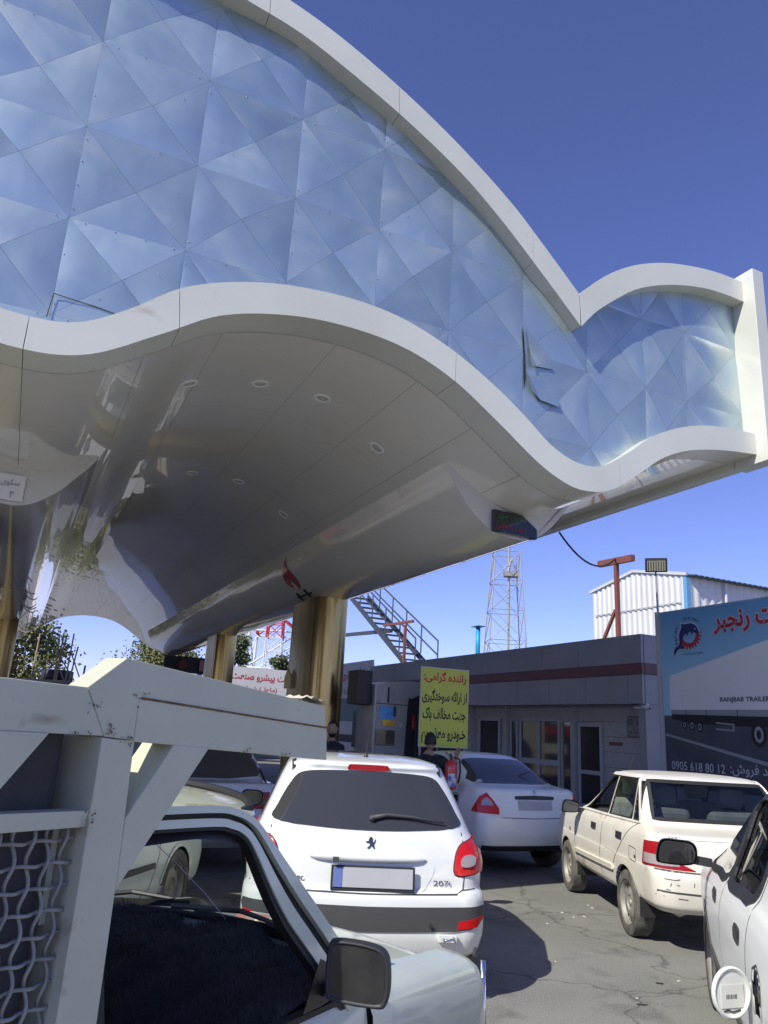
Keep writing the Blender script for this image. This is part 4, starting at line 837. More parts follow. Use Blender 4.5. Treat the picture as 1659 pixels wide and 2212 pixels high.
for v in ('left', 'right'):
    BW.patch(v, [(.80, 1.03), (1.55, 1.01), (1.53, 1.36), (.92, 1.36)], m_tint, 'rear_side_window', wc, off=.005); BW.patch(v, [(1.62, 1.01), (2.55, .99), (2.0, 1.33), (1.60, 1.36)], m_tint, 'front_side_window', wc, off=.005)
    BW.patch(v, [(1.0, .52), (1.52, .52), (1.52, .57), (1.0, .57)], m_grey_pl, 'rub_strip', wc, off=.014); BW.patch(v, [(1.64, .52), (2.55, .51), (2.55, .55), (1.64, .57)], m_grey_pl, 'rub_strip', wc, off=.014)
    for a in ([(1.58, 1.0), (1.60, .6), (1.56, .34)], [(2.60, .95), (2.63, .6), (2.52, .36), (2.3, .30)]): BW.line(v, a, .008, m_seam, 'door_gap', wc)
BW.patch('front', [(-.6, 1.03), (.6, 1.03), (.5, 1.37), (-.5, 1.37)], m_tint, 'windscreen', wc, off=.004)
for yy in (.62, 3.05):
    for s_ in (-1, 1): wheel(wc, s_ * .735, yy, .295, .19, s_)
# ================================================================ near pickup with a steel rack
pk = thing('pickup_truck', 'old pale green-white pickup with a rusty steel rack over its cab', 'pickup', (-.05, 2.3, 0), radians(-30))
m_pk = mat('pickup_paint', (.63, .67, .52), .36, coat=.8, crough=.08, col2=(.57, .61, .47), nscale=3, bump=.02, bscale=4, bdist=.02, grime=(.45, .44, .38), gscale=5, gcut=(.62, .8))
m_rack = mat('rack_paint', (.57, .575, .43), .55, col2=(.51, .515, .385), nscale=4, bump=.06, bscale=25, bdist=.01, grime=(.30, .245, .17), gscale=9, gcut=(.66, .78), coat=.1)
m_rust = mat('rust', (.13, .07, .035), .9, col2=(.24, .15, .08), nscale=40)
tum = lambda z: -.09 * max(0, (z - .97)) / .47
# roof
rows = []
for i in range(27):
    u = i / 26; x = -.10 - 1.25 * u; e = 1 - (2 * u - 1) ** 2; yf = -.375 + .40 * e ** .55; zr = 1.452 + .032 * e ** .7; row = []
    for k in range(15):
        t = k / 14; y = -.98 + (yf + .98) * t; row.append((x, y, zr - .030 * max(0, (t - .72) / .28) ** 2 - .01 * (1 - t)))
    rows.append(row)
MB().grid(rows).build('roof', m_pk, pk, smooth=True)
MB().grid([[(x, y, z - .05) for x, y, z in r] for r in rows]).build('headlining', mat('headlining', (.16, .16, .15), .95), pk, smooth=True)
# right side window surround: layered strips along the rail and the A pillar
path = spline([(-1.0, 1.478), (-.70, 1.474), (-.46, 1.466), (-.39, 1.455), (-.344, 1.440), (-.295, 1.408), (-.197, 1.309), (-.07, 1.185), (.03, 1.085), (.14, .975)], 6)
def ribbon(d0, d1, dx, m, name, parent, th=.02, sgn=1):
    rows = []; N = len(path)
    for i, p in enumerate(path):
        d = (path[min(i + 1, N - 1)] - path[max(i - 1, 0)]).normalized(); n = Vector((d.y, -d.x))
        if n.y > 0: n = -n
        gt = max(0, min(1, (1.465 - p.y) / .24)); g = 1 + 1.15 * gt * gt * (3 - 2 * gt); row = []
        for dd, xx in ((d0, dx - th), (d0, dx), (d1, dx), (d1, dx - th)):
            q = p + n * dd * g; row.append((sgn * 1 * (tum(q.y) + xx) if sgn == 1 else -1.45 - (tum(q.y) + xx), q.x, q.y))
        rows.append(row)
    rows = [r + [r[0]] for r in rows]; return MB().grid(rows).build(name, m, parent)
for sgn in (1, -1):
    fr_ = ribbon(-.004, .012, .012, m_pk, 'roof_rail', pk, .05, sgn)
    ribbon(.0122, .024, -.006, m_rub, 'door_seal', pk, .03, sgn)
    df = ribbon(.0242, .042, .006, m_pk, 'door_frame', pk, .035, sgn)
    ribbon(.0422, .050, .0, m_rub, 'glass_channel', pk, .03, sgn)
# door skin, cab back panel
def skin(y0, y1, z0, z1, name, sgn=1, bul=.035, ny=14, nz=12):
    rows = []
    for i in range(ny + 1):
        y = y0 + (y1 - y0) * i / ny; row = []
        for k in range(nz + 1):
            t = k / nz; z = z0 + (z1 - z0) * t; x = bul * sin(pi * min(1, t * 1.02)) ** .7 + .0
            if t > .93: x -= .02 * (t - .93) / .07
            row.append((x if sgn == 1 else -1.45 - x, y, z))
        rows.append(row)
    return MB().grid(rows).build(name, m_pk, pk, smooth=True)
dr = skin(-.80, .135, .38, .975, 'door'); skin(-.80, .135, .38, .975, 'door', -1)
MB().bar((-.02, -.80, .98), (.0, .13, .972), .03, .014).build('sill_seal', m_rub, dr)
MB().box(.036, .052, -.70, -.60, .84, .87).build('handle', m_chrome, dr, bevel=.005)
for sgn in (1, -1):
    X = (lambda x: x) if sgn == 1 else (lambda x: -1.45 - x)
    rows = [[(X(.02), -.93, .38), (X(.03), -.93, .75), (X(.005), -.93, .97), (X(-.045), -.93, 1.2), (X(-.09), -.93, 1.46)], [(X(.03), -.804, .38), (X(.04), -.804, .75), (X(.012), -.804, .97), (X(-.035), -.815, 1.2), (X(-.085), -.83, 1.46)]]
    MB().grid(rows).build('cab_corner', m_pk, pk, smooth=True)
    MB().bar((X(.0), -.795, .975), (X(-.08), -.815, 1.43), .012, .022).build('door_seal', m_rub, pk)
MB().box(-1.40, -.05, -.945, -.932, .40, 1.05).build('cab_back', m_pk, pk)
MB().box(-1.40, -.05, -.945, -.932, 1.30, 1.46).build('cab_back', m_pk, pk)
# fenders
for sgn in (1, -1):
    X = (lambda x: x) if sgn == 1 else (lambda x: -1.45 - x); rows = []
    for i in range(25):
        t = i / 24; y = .142 + (1.03 - .142) * t; zt = .962 - .078 * t; fe = max(0, (t - .86) / .14); pin = .06 * fe ** 2; dz = .05 * fe ** 2
        rows.append([(X(.020 - pin), y, .38), (X(.040 - pin), y, .66), (X(.040 - pin), y, .80), (X(.030 - pin), y, zt - .055 - dz), (X(.012 - pin), y, zt - .022 - dz), (X(-.02 - pin), y, zt - .004 - dz), (X(-.07), y, zt + .008 - dz), (X(-.125), y, zt + .014 - dz)])
    f_ = MB().grid(rows).build('fender', m_pk, pk, smooth=True)
    MB().tube([(X(-.01), 1.035, .40), (X(-.005), 1.04, .66), (X(-.01), 1.04, .86)], .011, 8).build('chrome_trim', m_chrome, f_, smooth=True)
    MB().box(min(X(-.06), X(-.32)), max(X(-.06), X(-.32)), 1.0, 1.03, .60, .80).build('headlamp', m_clear, f_, bevel=.02)
    MB().lathe([(.02, 0), (.014, .008)], 12, frame((X(.03), .86, .925), (0, 1, 0), (0, 0, 1))).build('bolt_mark', m_grey_pl, f_)
# hood and nose
rows = []
for i in range(25):
    u = i / 24; x = -.13 - 1.19 * u; e = 1 - (2 * u - 1) ** 2; row = []
    for k in range(13):
        t = k / 12; y = (.20 + .26 * e ** .6) * (1 - t) + (.90 + .10 * e) * t; row.append((x, y,   .966 - .082 * t + .010 * e - .03 * max(0, t - .85) / .15))
    rows.append(row)
hd = MB().grid(rows).build('hood', m_pk, pk, smooth=True)
MB().box(-1.33, -.12, .97, .99, .56, .82).build('grille', m_black, pk, bevel=.02)
MB().box(-1.47, .02, 1.03, 1.10, .40, .50).build('front_bumper', m_chrome, pk, bevel=.02)
MB().box(-1.3, -.15, .15, .98, .45, .85).build('engine_block', m_black, pk)
# windscreen with a long crack, wipers
wr = []; cr = {}
for i in range(21):
    u = i / 20; x = -.08 - 1.29 * u; e = 1 - (2 * u - 1) ** 2; a = Vector((x, .10 + .31 * e ** .6, .985)); b = Vector((-.135 - 1.18 * u, -.375 + .40 * e ** .55 + .008, 1.425 + .035 * e ** .7)); wr.append([a.lerp(b, k / 8) for k in range(9)])
MB().grid(wr).build('windscreen', m_clearglass, pk, smooth=True)
P_ = lambda u, v: wr[int(u * 20)][0].lerp(wr[int(u * 20)][8], v) + Vector((.004, -.006, 0))
MB().tube([P_(.5, .02), P_(.5, .2) + Vector((-.05, 0, 0)), P_(.6, .42), P_(.7, .7) + Vector((.02, 0, 0)), P_(.75, .97)], .0013, 4).build('crack', mat('crack_white', (.8, .82, .82), .4), pk)
MB().tube([w[0] + Vector((0, .01, -.004)) for w in wr], .013, 6).build('windscreen_seal', m_rub, pk)
MB().tube([w[8] + Vector((0, .005, .004)) for w in wr], .012, 6).build('windscreen_seal', m_rub, pk)
for a, b in (((-.98, .40, 1.0), (-.36, .33, 1.02)), ((-1.35, .24, 1.0), (-1.0, .43, 1.015))):
    w = MB(); a = Vector(a); b = Vector(b); mid_ = a.lerp(b, .5) + Vector((0, .05, .015)); w.tube([a, mid_, b], [.011, .009, .006], 6); w.bar(a.lerp(b, .15) + Vector((0, .03, -.012)), b + Vector((.06, .02, -.010)), .008, .022); w.build('wiper', m_black, pk)
MB().box(-1.33, -.10, .35, .47, .955, .972).build('cowl', m_pk, pk)
# fuzzy dashboard cover
rows = []
def dash(u, t):
    x = -.03 - 1.38 * u; e = 1 - (2 * u - 1) ** 2; y = -.62 + (.64 + .34 * e ** .6 + .02) * t
    return Vector((x, y, .70 + .285 * min(1, t / .62) ** .7 - .012 * max(0, t - .62) + .016 * sin(u * 19) * t + .012 * sin(u * 47 + t * 9)))
MB().grid([[dash(i / 40, k / 16) for k in range(17)] for i in range(41)]).build('dashboard_cover', mat('black_fleece', (.06, .058, .052), .95), pk, smooth=True)
rnd = random.Random(5); fm = MB()
for _ in range(16000):
    u, t = rnd.random() ** 1.0, rnd.random() ** .7; p = dash(u, t); d = Vector((rnd.gauss(0, .5), rnd.gauss(-.25, .5), 1)).normalized() * rnd.uniform(.012, .034); s_ = Vector((rnd.uniform(-1, 1), rnd.uniform(-1, 1), 0)).normalized() * .0014; cv = Vector((rnd.gauss(0, .005), rnd.gauss(0, .005), 0))
    fm.add([p - s_, p + s_, p + d + cv], [(0, 1, 2)])
fo = obj('fleece_pile', (lambda me: me)(bpy.data.meshes.new('fleece')), mat('fleece_fibre', (.15, .138, .118), .9, col2=(.07, .067, .06), nscale=9), pk)
fo.data.from_pydata(fm.v, [], fm.f); fo['kind'] = 'stuff'
MB().box(-1.38, -.06, -.62, -.58, .45, .72).build('dashboard_face', m_seatd, pk)
for x in (-.38, -1.05): MB().box(x - .27, x + .27, -.99, -.85, .5, 1.10).build('seat', m_seatd, pk, bevel=.05)
_swm = Matrix.Translation((-1.08, -.66, .90)) @ Matrix.Rotation(radians(65), 4, 'X')
MB().tube([_swm @ Vector((.18 * cos(2 * pi * k / 28), .18 * sin(2 * pi * k / 28), 0)) for k in range(29)], .013, 8, False).build('steering_wheel', m_black, pk, smooth=True)
# wing mirror
mi = bpy.data.objects.new('wing_mirror', None); C.objects.link(mi); mi.parent = pk
FM = frame((.19, -.235, 1.118), (.93, .36, 0), (-.05, .02, 1))
pr = [(x * .86, y * .76) for x, y in rpoly([(-.085, -.055), (-.082, .06), (-.06, .084), (.03, .080), (.078, .058), (.088, -.01), (.080, -.072), (.055, -.088), (-.06, -.080)], 4)]
b = MB(); b.grid([[FM @ Vector((x * e, y * e, t)) for x, y in pr] for t, e in ((-.004, .86), (.004, .93), (0, 1.0), (-.03, 1.02), (-.06, .92), (-.075, .7))], True); n = len(pr); b.f.append(tuple(range(5 * n, 6 * n))); b.build('housing', m_black, mi, smooth=True)
MB().add([FM @ Vector((x * .87, y * .87, -.002)) for x, y in pr], [tuple(range(n))]).build('mirror_glass', mat('dusty_mirror', (.035, .035, .036), .12, .5, col2=(.06, .06, .058), nscale=14), mi)
MB().add([(.02, -.13, 1.10), (.012, .10, 1.005), (.012, -.10, .985), (.02, -.19, .99)], [(0, 1, 2, 3)]).build('corner_plate', m_black, mi)
MB().bar((.015, -.08, 1.02), (.16, -.18, 1.07), .035, .03).build('arm', m_black, mi)
# wheels, bed
for yy in (.58, -2.0):
    wheel(pk, -.06, yy, .30, .17, 1); wheel(pk, -1.39, yy, .30, .17, -1)
MB().box(-1.40, -.04, -2.75, -1.02, .58, .62).build('bed_floor', m_black, pk)
for x0, x1 in ((-.02, .02), (-1.45, -1.41)): MB().box(x0, x1, -2.75, -1.02, .42, .98).build('bed_side', m_pk, pk, bevel=.01)
MB().box(-1.41, -.03, -2.78, -2.75, .45, .98).build('tailgate', m_pk, pk, bevel=.01)
MB().box(-1.41, -.032, -2.70, -.955, .63, 1.68).build('added_shade_load', mat('dark_load_cover', (.075, .077, .08), .85, col2=(.05, .051, .053), nscale=3, bump=.5, bscale=6, bdist=.05), pk, bevel=.03)  # added load block: dark backing behind the mesh, raised to shade the rack post
# rack: near and far side frames
for sgn in (1, -1):
    rk = bpy.data.objects.new('rack', None); C.objects.link(rk); rk.parent = pk
    def plate(poly, name, x0=-.045, x1=.015, m=m_rack, bev=.0015):
        if sgn == -1: x0, x1 = -1.45 - x1, -1.45 - x0
        o = MB().prism([(y, z) for y, z in poly], x1 - x0, Matrix(((0, 0, 1, x0), (1, 0, 0, 0), (0, 1, 0, 0), (0, 0, 0, 1)))).build(name, m, rk, bevel=bev); return o
    plate([(-.8445, 1.6955), (-.168, 1.6595), (-.158, 1.578), (-.63, 1.603), (-.80, 1.613), (-.8445, 1.616)], 'lower_rail')
    plate([(-.972, 1.7095), (-.890, 1.770), (-.69, 1.755), (-.185, 1.7165), (-.172, 1.6625), (-.845, 1.6965), (-.8455, 1.6165), (-.918, 1.6225)], 'upper_rail')
    plate([(-2.7, 1.74), (-.9725, 1.7085), (-.9185, 1.6235), (-2.7, 1.655)], 'rear_rail', -.046, .0135)
    plate([(-.925, 1.621), (-.845, 1.6145), (-.842, 1.40), (-.845, .70), (-.945, .70), (-.928, 1.4)], 'post', -.105, .0175)
    plate([(-.735, 1.6105), (-.628, 1.6045), (-.841, 1.35), (-.841, 1.475)], 'gusset', -.075, .0165)
    plate([(-1.04, 1.626), (-1.16, 1.628), (-1.50, 1.20), (-1.40, 1.20)], 'gusset', -.04, .0165)
    plate([(-2.7, 1.535), (-.9265, 1.494), (-.9265, 1.466), (-2.7, 1.49)], 'mesh_rail', -.03, .0125)
    plate([(-2.7, .955), (-2.62, .955), (-2.62, 1.652), (-2.7, 1.653)], 'post', -.105, .0175)
    if sgn == 1:
        for p, q in (((-.84, 1.6975), (-.30, 1.667)), ((-.30, 1.667), (-.17, 1.6608))): MB().bar((.0155, *p), (.0155, *q), .004, .0035).build('weld_seam', m_rust, rk)
        rs = MB()
        for k in range(95):
            c = random.choice([(-.905, 1.628), (-.865, 1.618), (-.95, 1.675), (-.925, 1.485), (-.97, 1.625), (-.845, 1.70), (-.91, 1.645), (-.5, 1.60), (-.35, 1.59)]); y = c[0] + random.gauss(0, .010); z = c[1] + random.gauss(0, .006); r = random.uniform(.0006, .0026)
            pts = [(.0182, y + r * random.uniform(.5, 1.5) * cos(a), z + r * random.uniform(.5, 1.6) * sin(a)) for a in [2 * pi * q / 7 for q in range(7)]]; rs.add(pts, [tuple(range(7))])
        ro = rs.build('rust_spots', m_rust, rk); ro['kind'] = 'stuff'
        MB().grid([[(-.05 + .075 * i / 8, -.31 + .125 * k / 14, 1.7265 - .076 * (-.31 + .125 * k / 14 + .31) + .011 * sin(pi * k / 14) * (1 + .5 * sin(i * 2.2 + k * 1.3)) + .003) for k in range(15)] for i in range(9)]).build('rag', mat('cream_rag', (.72, .68, .56), .95, col2=(.62, .52, .40), nscale=30, bump=.5, bscale=40, bdist=.01), rk, smooth=True)
        me_ = bpy.data.objects.new('wire_mesh', None); C.objects.link(me_); me_.parent = pk
        m_wire = mat('painted_wire', (.33, .335, .30), .5, col2=(.25, .24, .22), nscale=30)
        for k in range(18):
            y = -.948 - .0335 * k; MB().tube([(-.012 + .0055 * sin(pi * (z_ - 1.445) / .038 + pi / 2 + pi * k), y + .0045 * sin(pi * (z_ - 1.445) / .038 + pi * k) - .012 * (z_ - 1.2), z_) for z_ in [.97 + .0068 * q for q in range(74)]], .0035, 6).build('wire', m_wire, me_, smooth=True)
        for j in range(13):
            z = 1.445 - .038 * j; MB().tube([(-.012 - .0055 * sin(pi * (y_ + .948) / .0335 + pi / 2 + pi * j), y_, z + .0016 * sin(pi * (y_ + .948) / .0335 + pi * j) + .01 * sin(j * 3.1) * (y_ + 1.2)) for y_ in [-.93 - .0067 * q for q in range(92)]], .0035, 6).build('wire', m_wire, me_, smooth=True)
# ================================================================ station kiosk building (right, in the canopy's shade)
ks = thing('station_kiosk', 'grey panelled station kiosk with a dark red stripe behind the saloons', 'building', M=MA)
m_kp = mat('grey_composite_panel', (.32, .325, .335), .45, 0, col2=(.285, .29, .30), nscale=1.5, coat=.3, crough=.1)
m_kr = mat('dark_red_stripe', (.18, .075, .08), .4, col2=(.155, .065, .07), nscale=3)
m_kw = mat('kiosk_stone', (.46, .455, .43), .7, col2=(.41, .405, .385), nscale=5)
m_alu = mat('white_aluminium', (.46, .47, .48), .45)
m_kgl = mat('kiosk_glass', (.035, .04, .048), .05, spec=.6, coat=.5)
KD, KS0, KS1 = 10.9, 11.53, 24.3
se = [KS0, 11.93] + [11.93 + 1.25 * k for k in range(1, 11)]; se = [x for x in se if x < KS1] + [KS1]
for a, b in zip(se, se[1:]):
    MB().box(KD, KD + .06, a + .006, b - .006, 2.43, 2.985).build('fascia_panel', m_kp, ks, bevel=.004)
up = [KS0] + [13.42 + 1.28 * k for k in range(9)]; up = [x for x in up if x < KS1] + [KS1]
for a, b in zip(up, up[1:]): MB().box(KD, KD + .06, a + .006, b - .006, 3.20, 3.735).build('fascia_panel', m_kp, ks, bevel=.004)
MB().box(KD - .012, KD + .055, KS0 - .012, KS1, 2.992, 3.192).build('red_stripe', m_kr, ks)
for D0, D1 in ((10.97, 12.2), (12.21, 13.4), (13.41, 14.6)):
    MB().box(D0, D1, KS0, KS0 + .06, 2.43, 2.985).build('fascia_panel', m_kp, ks, bevel=.004); MB().box(D0, D1, KS0, KS0 + .06, 3.20, 3.735).build('fascia_panel', m_kp, ks, bevel=.004)
    MB().box(D0 + .002, D1, KS0 - .012, KS0 + .055, 2.992, 3.192).build('red_stripe', m_kr, ks)
MB().box(KD + .065, 17, KS0 + .065, KS1, 2.50, 3.66).build('roof_core', m_dark, ks); MB().box(KD + .01, 17, KS0 + .01, KS1, 3.738, 3.76).build('roof_cap', m_kp, ks)
MB().box(KD + .03, 17, KS0 + .03, KS1, 2.44, 2.46).build('eaves_soffit', m_kw, ks)
WD = KD + .42     # wall line, set back under the fascia
MB().box(WD, 17, 11.75, KS1, 0, 2.44).build('wall', m_kw, ks)
for k in range(1, 9):
    MB().box(WD - .004, WD + .002, 11.77, KS1, .30 * k - .004, .30 * k + .004).build('joint', mat('mortar', (.12, .118, .115), .9), ks)
def opening(y0, y1, z0, z1, name, panes, fr=.07, m=m_alu):
    o = MB()
    o.box(WD - .06, WD - .006, y0, y0 + fr, z0, z1); o.box(WD - .06, WD - .006, y1 - fr, y1, z0, z1); o.box(WD - .06, WD - .006, y0 + fr, y1 - fr, z1 - fr, z1)
    if z0 > .2: o.box(WD - .06, WD - .006, y0 + fr, y1 - fr, z0, z0 + fr)
    else: o.box(WD - .05, WD - .01, y0 + fr, y1 - fr, z0, z0 + .42)
    d = o.build(name, m, ks)
    for a, b, c, e in panes: MB().box(WD - .032, WD - .024, a, b, c, e).build('pane', m_kgl, d)
    return d
d = opening(14.55, 16.10, 0, 2.16, 'double_door', [(14.62, 15.29, .42, 2.09), (15.36, 16.03, .42, 2.09)]); MB().box(WD - .06, WD - .008, 15.29, 15.36, .42, 2.09).build('mullion', m_alu, d); MB().box(WD - .055, WD - .01, 14.62, 16.03, 1.12, 1.24).build('mid_rail', m_alu, d)
d = opening(13.15, 13.92, 0, 2.06, 'door', [(13.22, 13.85, .42, 1.99)]); MB().box(WD - .055, WD - .01, 13.22, 13.85, 1.02, 1.1).build('mid_rail', m_alu, d)
opening(14.12, 14.5, .3, 2.14, 'side_light', [(14.19, 14.43, .37, 2.07)], .05, m_kw); opening(16.18, 16.5, .3, 2.14, 'side_light', [(16.23, 16.45, .37, 2.07)], .05)
opening(16.95, 17.95, .75, 2.14, 'window', [(17.02, 17.88, .82, 2.07)]); opening(18.6, 20.2, .75, 2.14, 'window', [(18.67, 20.13, .82, 2.07)]); opening(21, 22.6, .75, 2.14, 'window', [(21.07, 22.53, .82, 2.07)])
for y in (14.02, 16.62, 18.25, 20.6):
    MB().box(WD - .12, WD + .01, y - .06, y + .06, 0, 2.438).build('pilaster', m_kw, ks)
MB().box(WD - .35, WD + .0, 11.55, 11.74, 0, 2.438).build('corner_pier', m_kp, ks)
wf = lambda y, z: frame((WD - .012, y, z), (0, -1, 0), (0, 0, 1))
n1 = MB().box(WD - .01, WD - .002, 11.86, 12.44, 1.80, 2.22).build('notice', mat('notice_board', (.29, .29, .275), .6), ks)
MB().box(WD - .013, WD - .011, 11.87, 12.43, 1.81, 2.21).build('notice_border', m_ink, n1); MB().box(WD - .016, WD - .0135, 11.885, 12.415, 1.825, 2.195).build('notice_face', MATS['notice_board'], n1)
nf = lambda y, z: frame((WD - .017, y, z), (0, -1, 0), (0, 0, 1))
lettering('استعمال', m_ink, n1, nf(12.05, 2.10), .25, .10, fa=True, bold=.01, depth=.001); lettering('دخانیات اکیدا ممنوع', m_ink, n1, nf(12.15, 1.90), .50, .10, fa=True, bold=.01, depth=.001)
rg = MB(); rg.grid([[nf(12.33, 2.10) @ Vector((r * cos(a), r * sin(a), .001)) for a in [2 * pi * k / 24 for k in range(25)]] for r in (.065, .05)]); rg.add([nf(12.33, 2.10) @ Vector(p) for p in ((-.045, .035, .0015), (-.035, .045, .0015), (.045, -.035, .0015), (.035, -.045, .0015))], [(0, 1, 2, 3)]); rg.build('no_smoking_ring', m_ink, n1)
n2 = MB().box(WD - .01, WD - .002, 11.84, 12.10, 1.22, 1.66).build('notice', m_ink, ks); MB().box(WD - .013, WD - .011, 11.855, 12.085, 1.235, 1.645).build('notice_face', MATS['notice_board'], n2)
for k in range(6): MB().box(WD - .015, WD - .0135, 11.88, 12.06 - .03 * (k % 3), 1.58 - .06 * k, 1.595 - .06 * k).build('text_line', MATS['faded_ink'], n2)
MB().box(WD - .01, WD - .002, 12.6, 12.98, 1.63, 1.70).build('red_plate', m_kr, ks)
def dome_cam(y, D):
    c = thing('security_camera', 'small white security camera under the kiosk fascia', 'camera', M=MA)
    MB().tube([(D, y, 2.43), (D, y, 2.38)], .03, 10).build('mount', mat('cam_white', (.6, .6, .6), .4), c); MB().tube([(D - .02, y + .10, 2.365), (D - .03, y - .10, 2.34)], .035, 12).build('housing', MATS['cam_white'], c); MB().lathe([(.026, 0), (.022, .006)], 12, frame((D - .03, y - .101, 2.34), (1, 0, 0), (0, 0, 1))).build('lens', m_ink, c)
    return c
dome_cam(11.75, KD + .12)['label'] = 'white security camera under the kiosk corner above the notices'
dome_cam(11.45, KD + .02)['label'] = 'white security camera half hidden by the truck billboard edge'

# ================================================================ truck billboard
BD = 10.6
bb = thing('truck_billboard', 'large blue billboard showing a white truck trailer and a phone number', 'billboard', M=MA)
def bill_print():
    m = bpy.data.materials.new('billboard_print'); m.use_nodes = True; N = m.node_tree.nodes; L = m.node_tree.links; b = N['Principled BSDF']; b.inputs['Roughness'].default_value = .5
    tc = N.new('ShaderNodeTexCoord'); sp = N.new('ShaderNodeSeparateXYZ'); L.new(tc.outputs['Object'], sp.inputs[0])
    mr = N.new('ShaderNodeMapRange'); mr.inputs['From Min'].default_value = 2.1; mr.inputs['From Max'].default_value = 4.1; L.new(sp.outputs[2], mr.inputs['Value'])
    cr = N.new('ShaderNodeValToRGB'); e = cr.color_ramp.elements; e[0].position = 0; e[0].color = (.42, .64, .72, 1); e[1].position = 1; e[1].color = (.12, .33, .55, 1); x = e.new(.45); x.color = (.32, .57, .72, 1); L.new(mr.outputs[0], cr.inputs[0])
    no = N.new('ShaderNodeTexNoise'); no.inputs['Scale'].default_value = 1.8; no.inputs['Detail'].default_value = 6; L.new(tc.outputs['Object'], no.inputs['Vector']); m2 = N.new('ShaderNodeMapRange'); m2.inputs['From Min'].default_value = .55; m2.inputs['From Max'].default_value = .8; m2.inputs['To Max'].default_value = .4; L.new(no.outputs['Fac'], m2.inputs['Value'])
    mx = N.new('ShaderNodeMix'); mx.data_type = 'RGBA'; L.new(m2.outputs[0], mx.inputs[0]); L.new(cr.outputs[0], mx.inputs[6]); mx.inputs[7].default_value = (.45, .55, .62, 1); L.new(mx.outputs[2], b.inputs['Base Color']); return m
MB().box(BD, BD + .06, 4.2, 10.75, 1.0, 4.05).build('backing_board', m_alu, bb)
def flat(poly, m, name, k, parent=bb):          # (s, h) outline as a thin printed sheet on the board
    x = BD - .002 * k; n = len(poly); return MB().add([(x, s, h) for s, h in poly], [tuple(range(n))]).build(name, m, parent)
flat([(10.70, 2.2), (4.25, 2.2), (4.25, 4.03), (10.70, 4.03)], bill_print(), 'sky_print', 1)
flat([(10.70, 1.02), (4.25, 1.02), (4.25, 2.199), (10.70, 2.199)], mat('print_road', (.095, .10, .12), .5, col2=(.065, .07, .088), nscale=2), 'road_print', 1)
m_tw = mat('print_trailer', (.76, .78, .76), .5, col2=(.72, .74, .72), nscale=1); m_tg = mat('print_grey', (.30, .315, .33), .5); m_bl = mat('print_black', (.02, .021, .028), .5); m_wh = mat('print_white', (.52, .54, .56), .5)
flat([(10.53, 2.885), (8.45, 3.37), (4.25, 4.0), (4.25, 2.30), (10.55, 2.30)], m_tw, 'trailer_side', 2)
flat([(10.53, 2.295), (4.25, 2.295), (4.25, 2.15), (8.5, 2.185), (10.53, 2.225)], m_tg, 'trailer_skirt', 2)
for s in (10.20, 9.76, 9.13, 8.4): flat([(s, 2.30), (s - .015, 2.30), (s - .015, 2.16), (s, 2.16)], m_bl, 'skirt_mark', 3)
flat([(10.52, 2.224), (4.25, 2.15), (4.25, 1.95), (10.0, 2.06), (10.52, 2.14)], m_bl, 'chassis_shadow', 2)
for s, h, r in ((10.23, 2.05, .075), (10.07, 2.04, .085), (9.90, 2.02, .095), (8.74, 1.93, .20), (8.1, 1.9, .23)):
    flat([(s + r * .72 * cos(a), h + r * sin(a)) for a in [2 * pi * k / 24 for k in range(24)]], m_bl, 'print_tyre', 4); flat([(s + r * .42 * cos(a), h - r * .05 + r * .62 * sin(a)) for a in [2 * pi * k / 24 for k in range(24)]], m_tg, 'print_rim', 5)
    flat([(s + r * .22 * cos(a), h - r * .05 + r * .36 * sin(a)) for a in [2 * pi * k / 16 for k in range(16)]], m_bl, 'print_hub', 6)
for q in ([(9.56, 2.10), (9.19, 2.075), (9.19, 2.05), (9.56, 2.075)], [(9.565, 2.0), (9.19, 1.985), (9.19, 1.955), (9.565, 1.975)], [(9.225, 2.07), (9.19, 2.07), (9.19, 1.97), (9.225, 1.97)]): flat(q, m_tg, 'side_guard', 5)
flat([(10.70, 1.90), (8.62, 1.515), (4.25, .95 + .1), (4.25, 1.02), (8.63, 1.458), (10.70, 1.86)], m_tg, 'lane_line', 3)
bf = lambda s, h, k=4: frame((BD - .002 * k, s, h), (0, -1, 0), (0, 0, 1))
lettering('RANJBAR TRAILER', mat('print_navy', (.03, .04, .10), .5), bb, bf(8.97, 2.45), .95, .10, bold=.02, depth=.0005)
lettering('0905 618 80 12', m_wh, bb, bf(10.0, 1.365), 1.14, .145, bold=.012, depth=.0005)
lettering('واحد فروش:', m_wh, bb, bf(8.85, 1.37), .96, .20, fa=True, bold=.012, depth=.0005)
m_rj = mat('print_red', (.42, .03, .05), .5)
for k, bo, mm in ((4, .075, mat('print_pink', (.60, .50, .55), .5)), (5, .03, m_rj)): lettering('صنعت رنجبر', mm, bb, bf(8.55, 3.72, k), 1.86 + .8 * (bo - .03), .38 + .5 * (bo - .03), fa=True, bold=bo, depth=.0005)
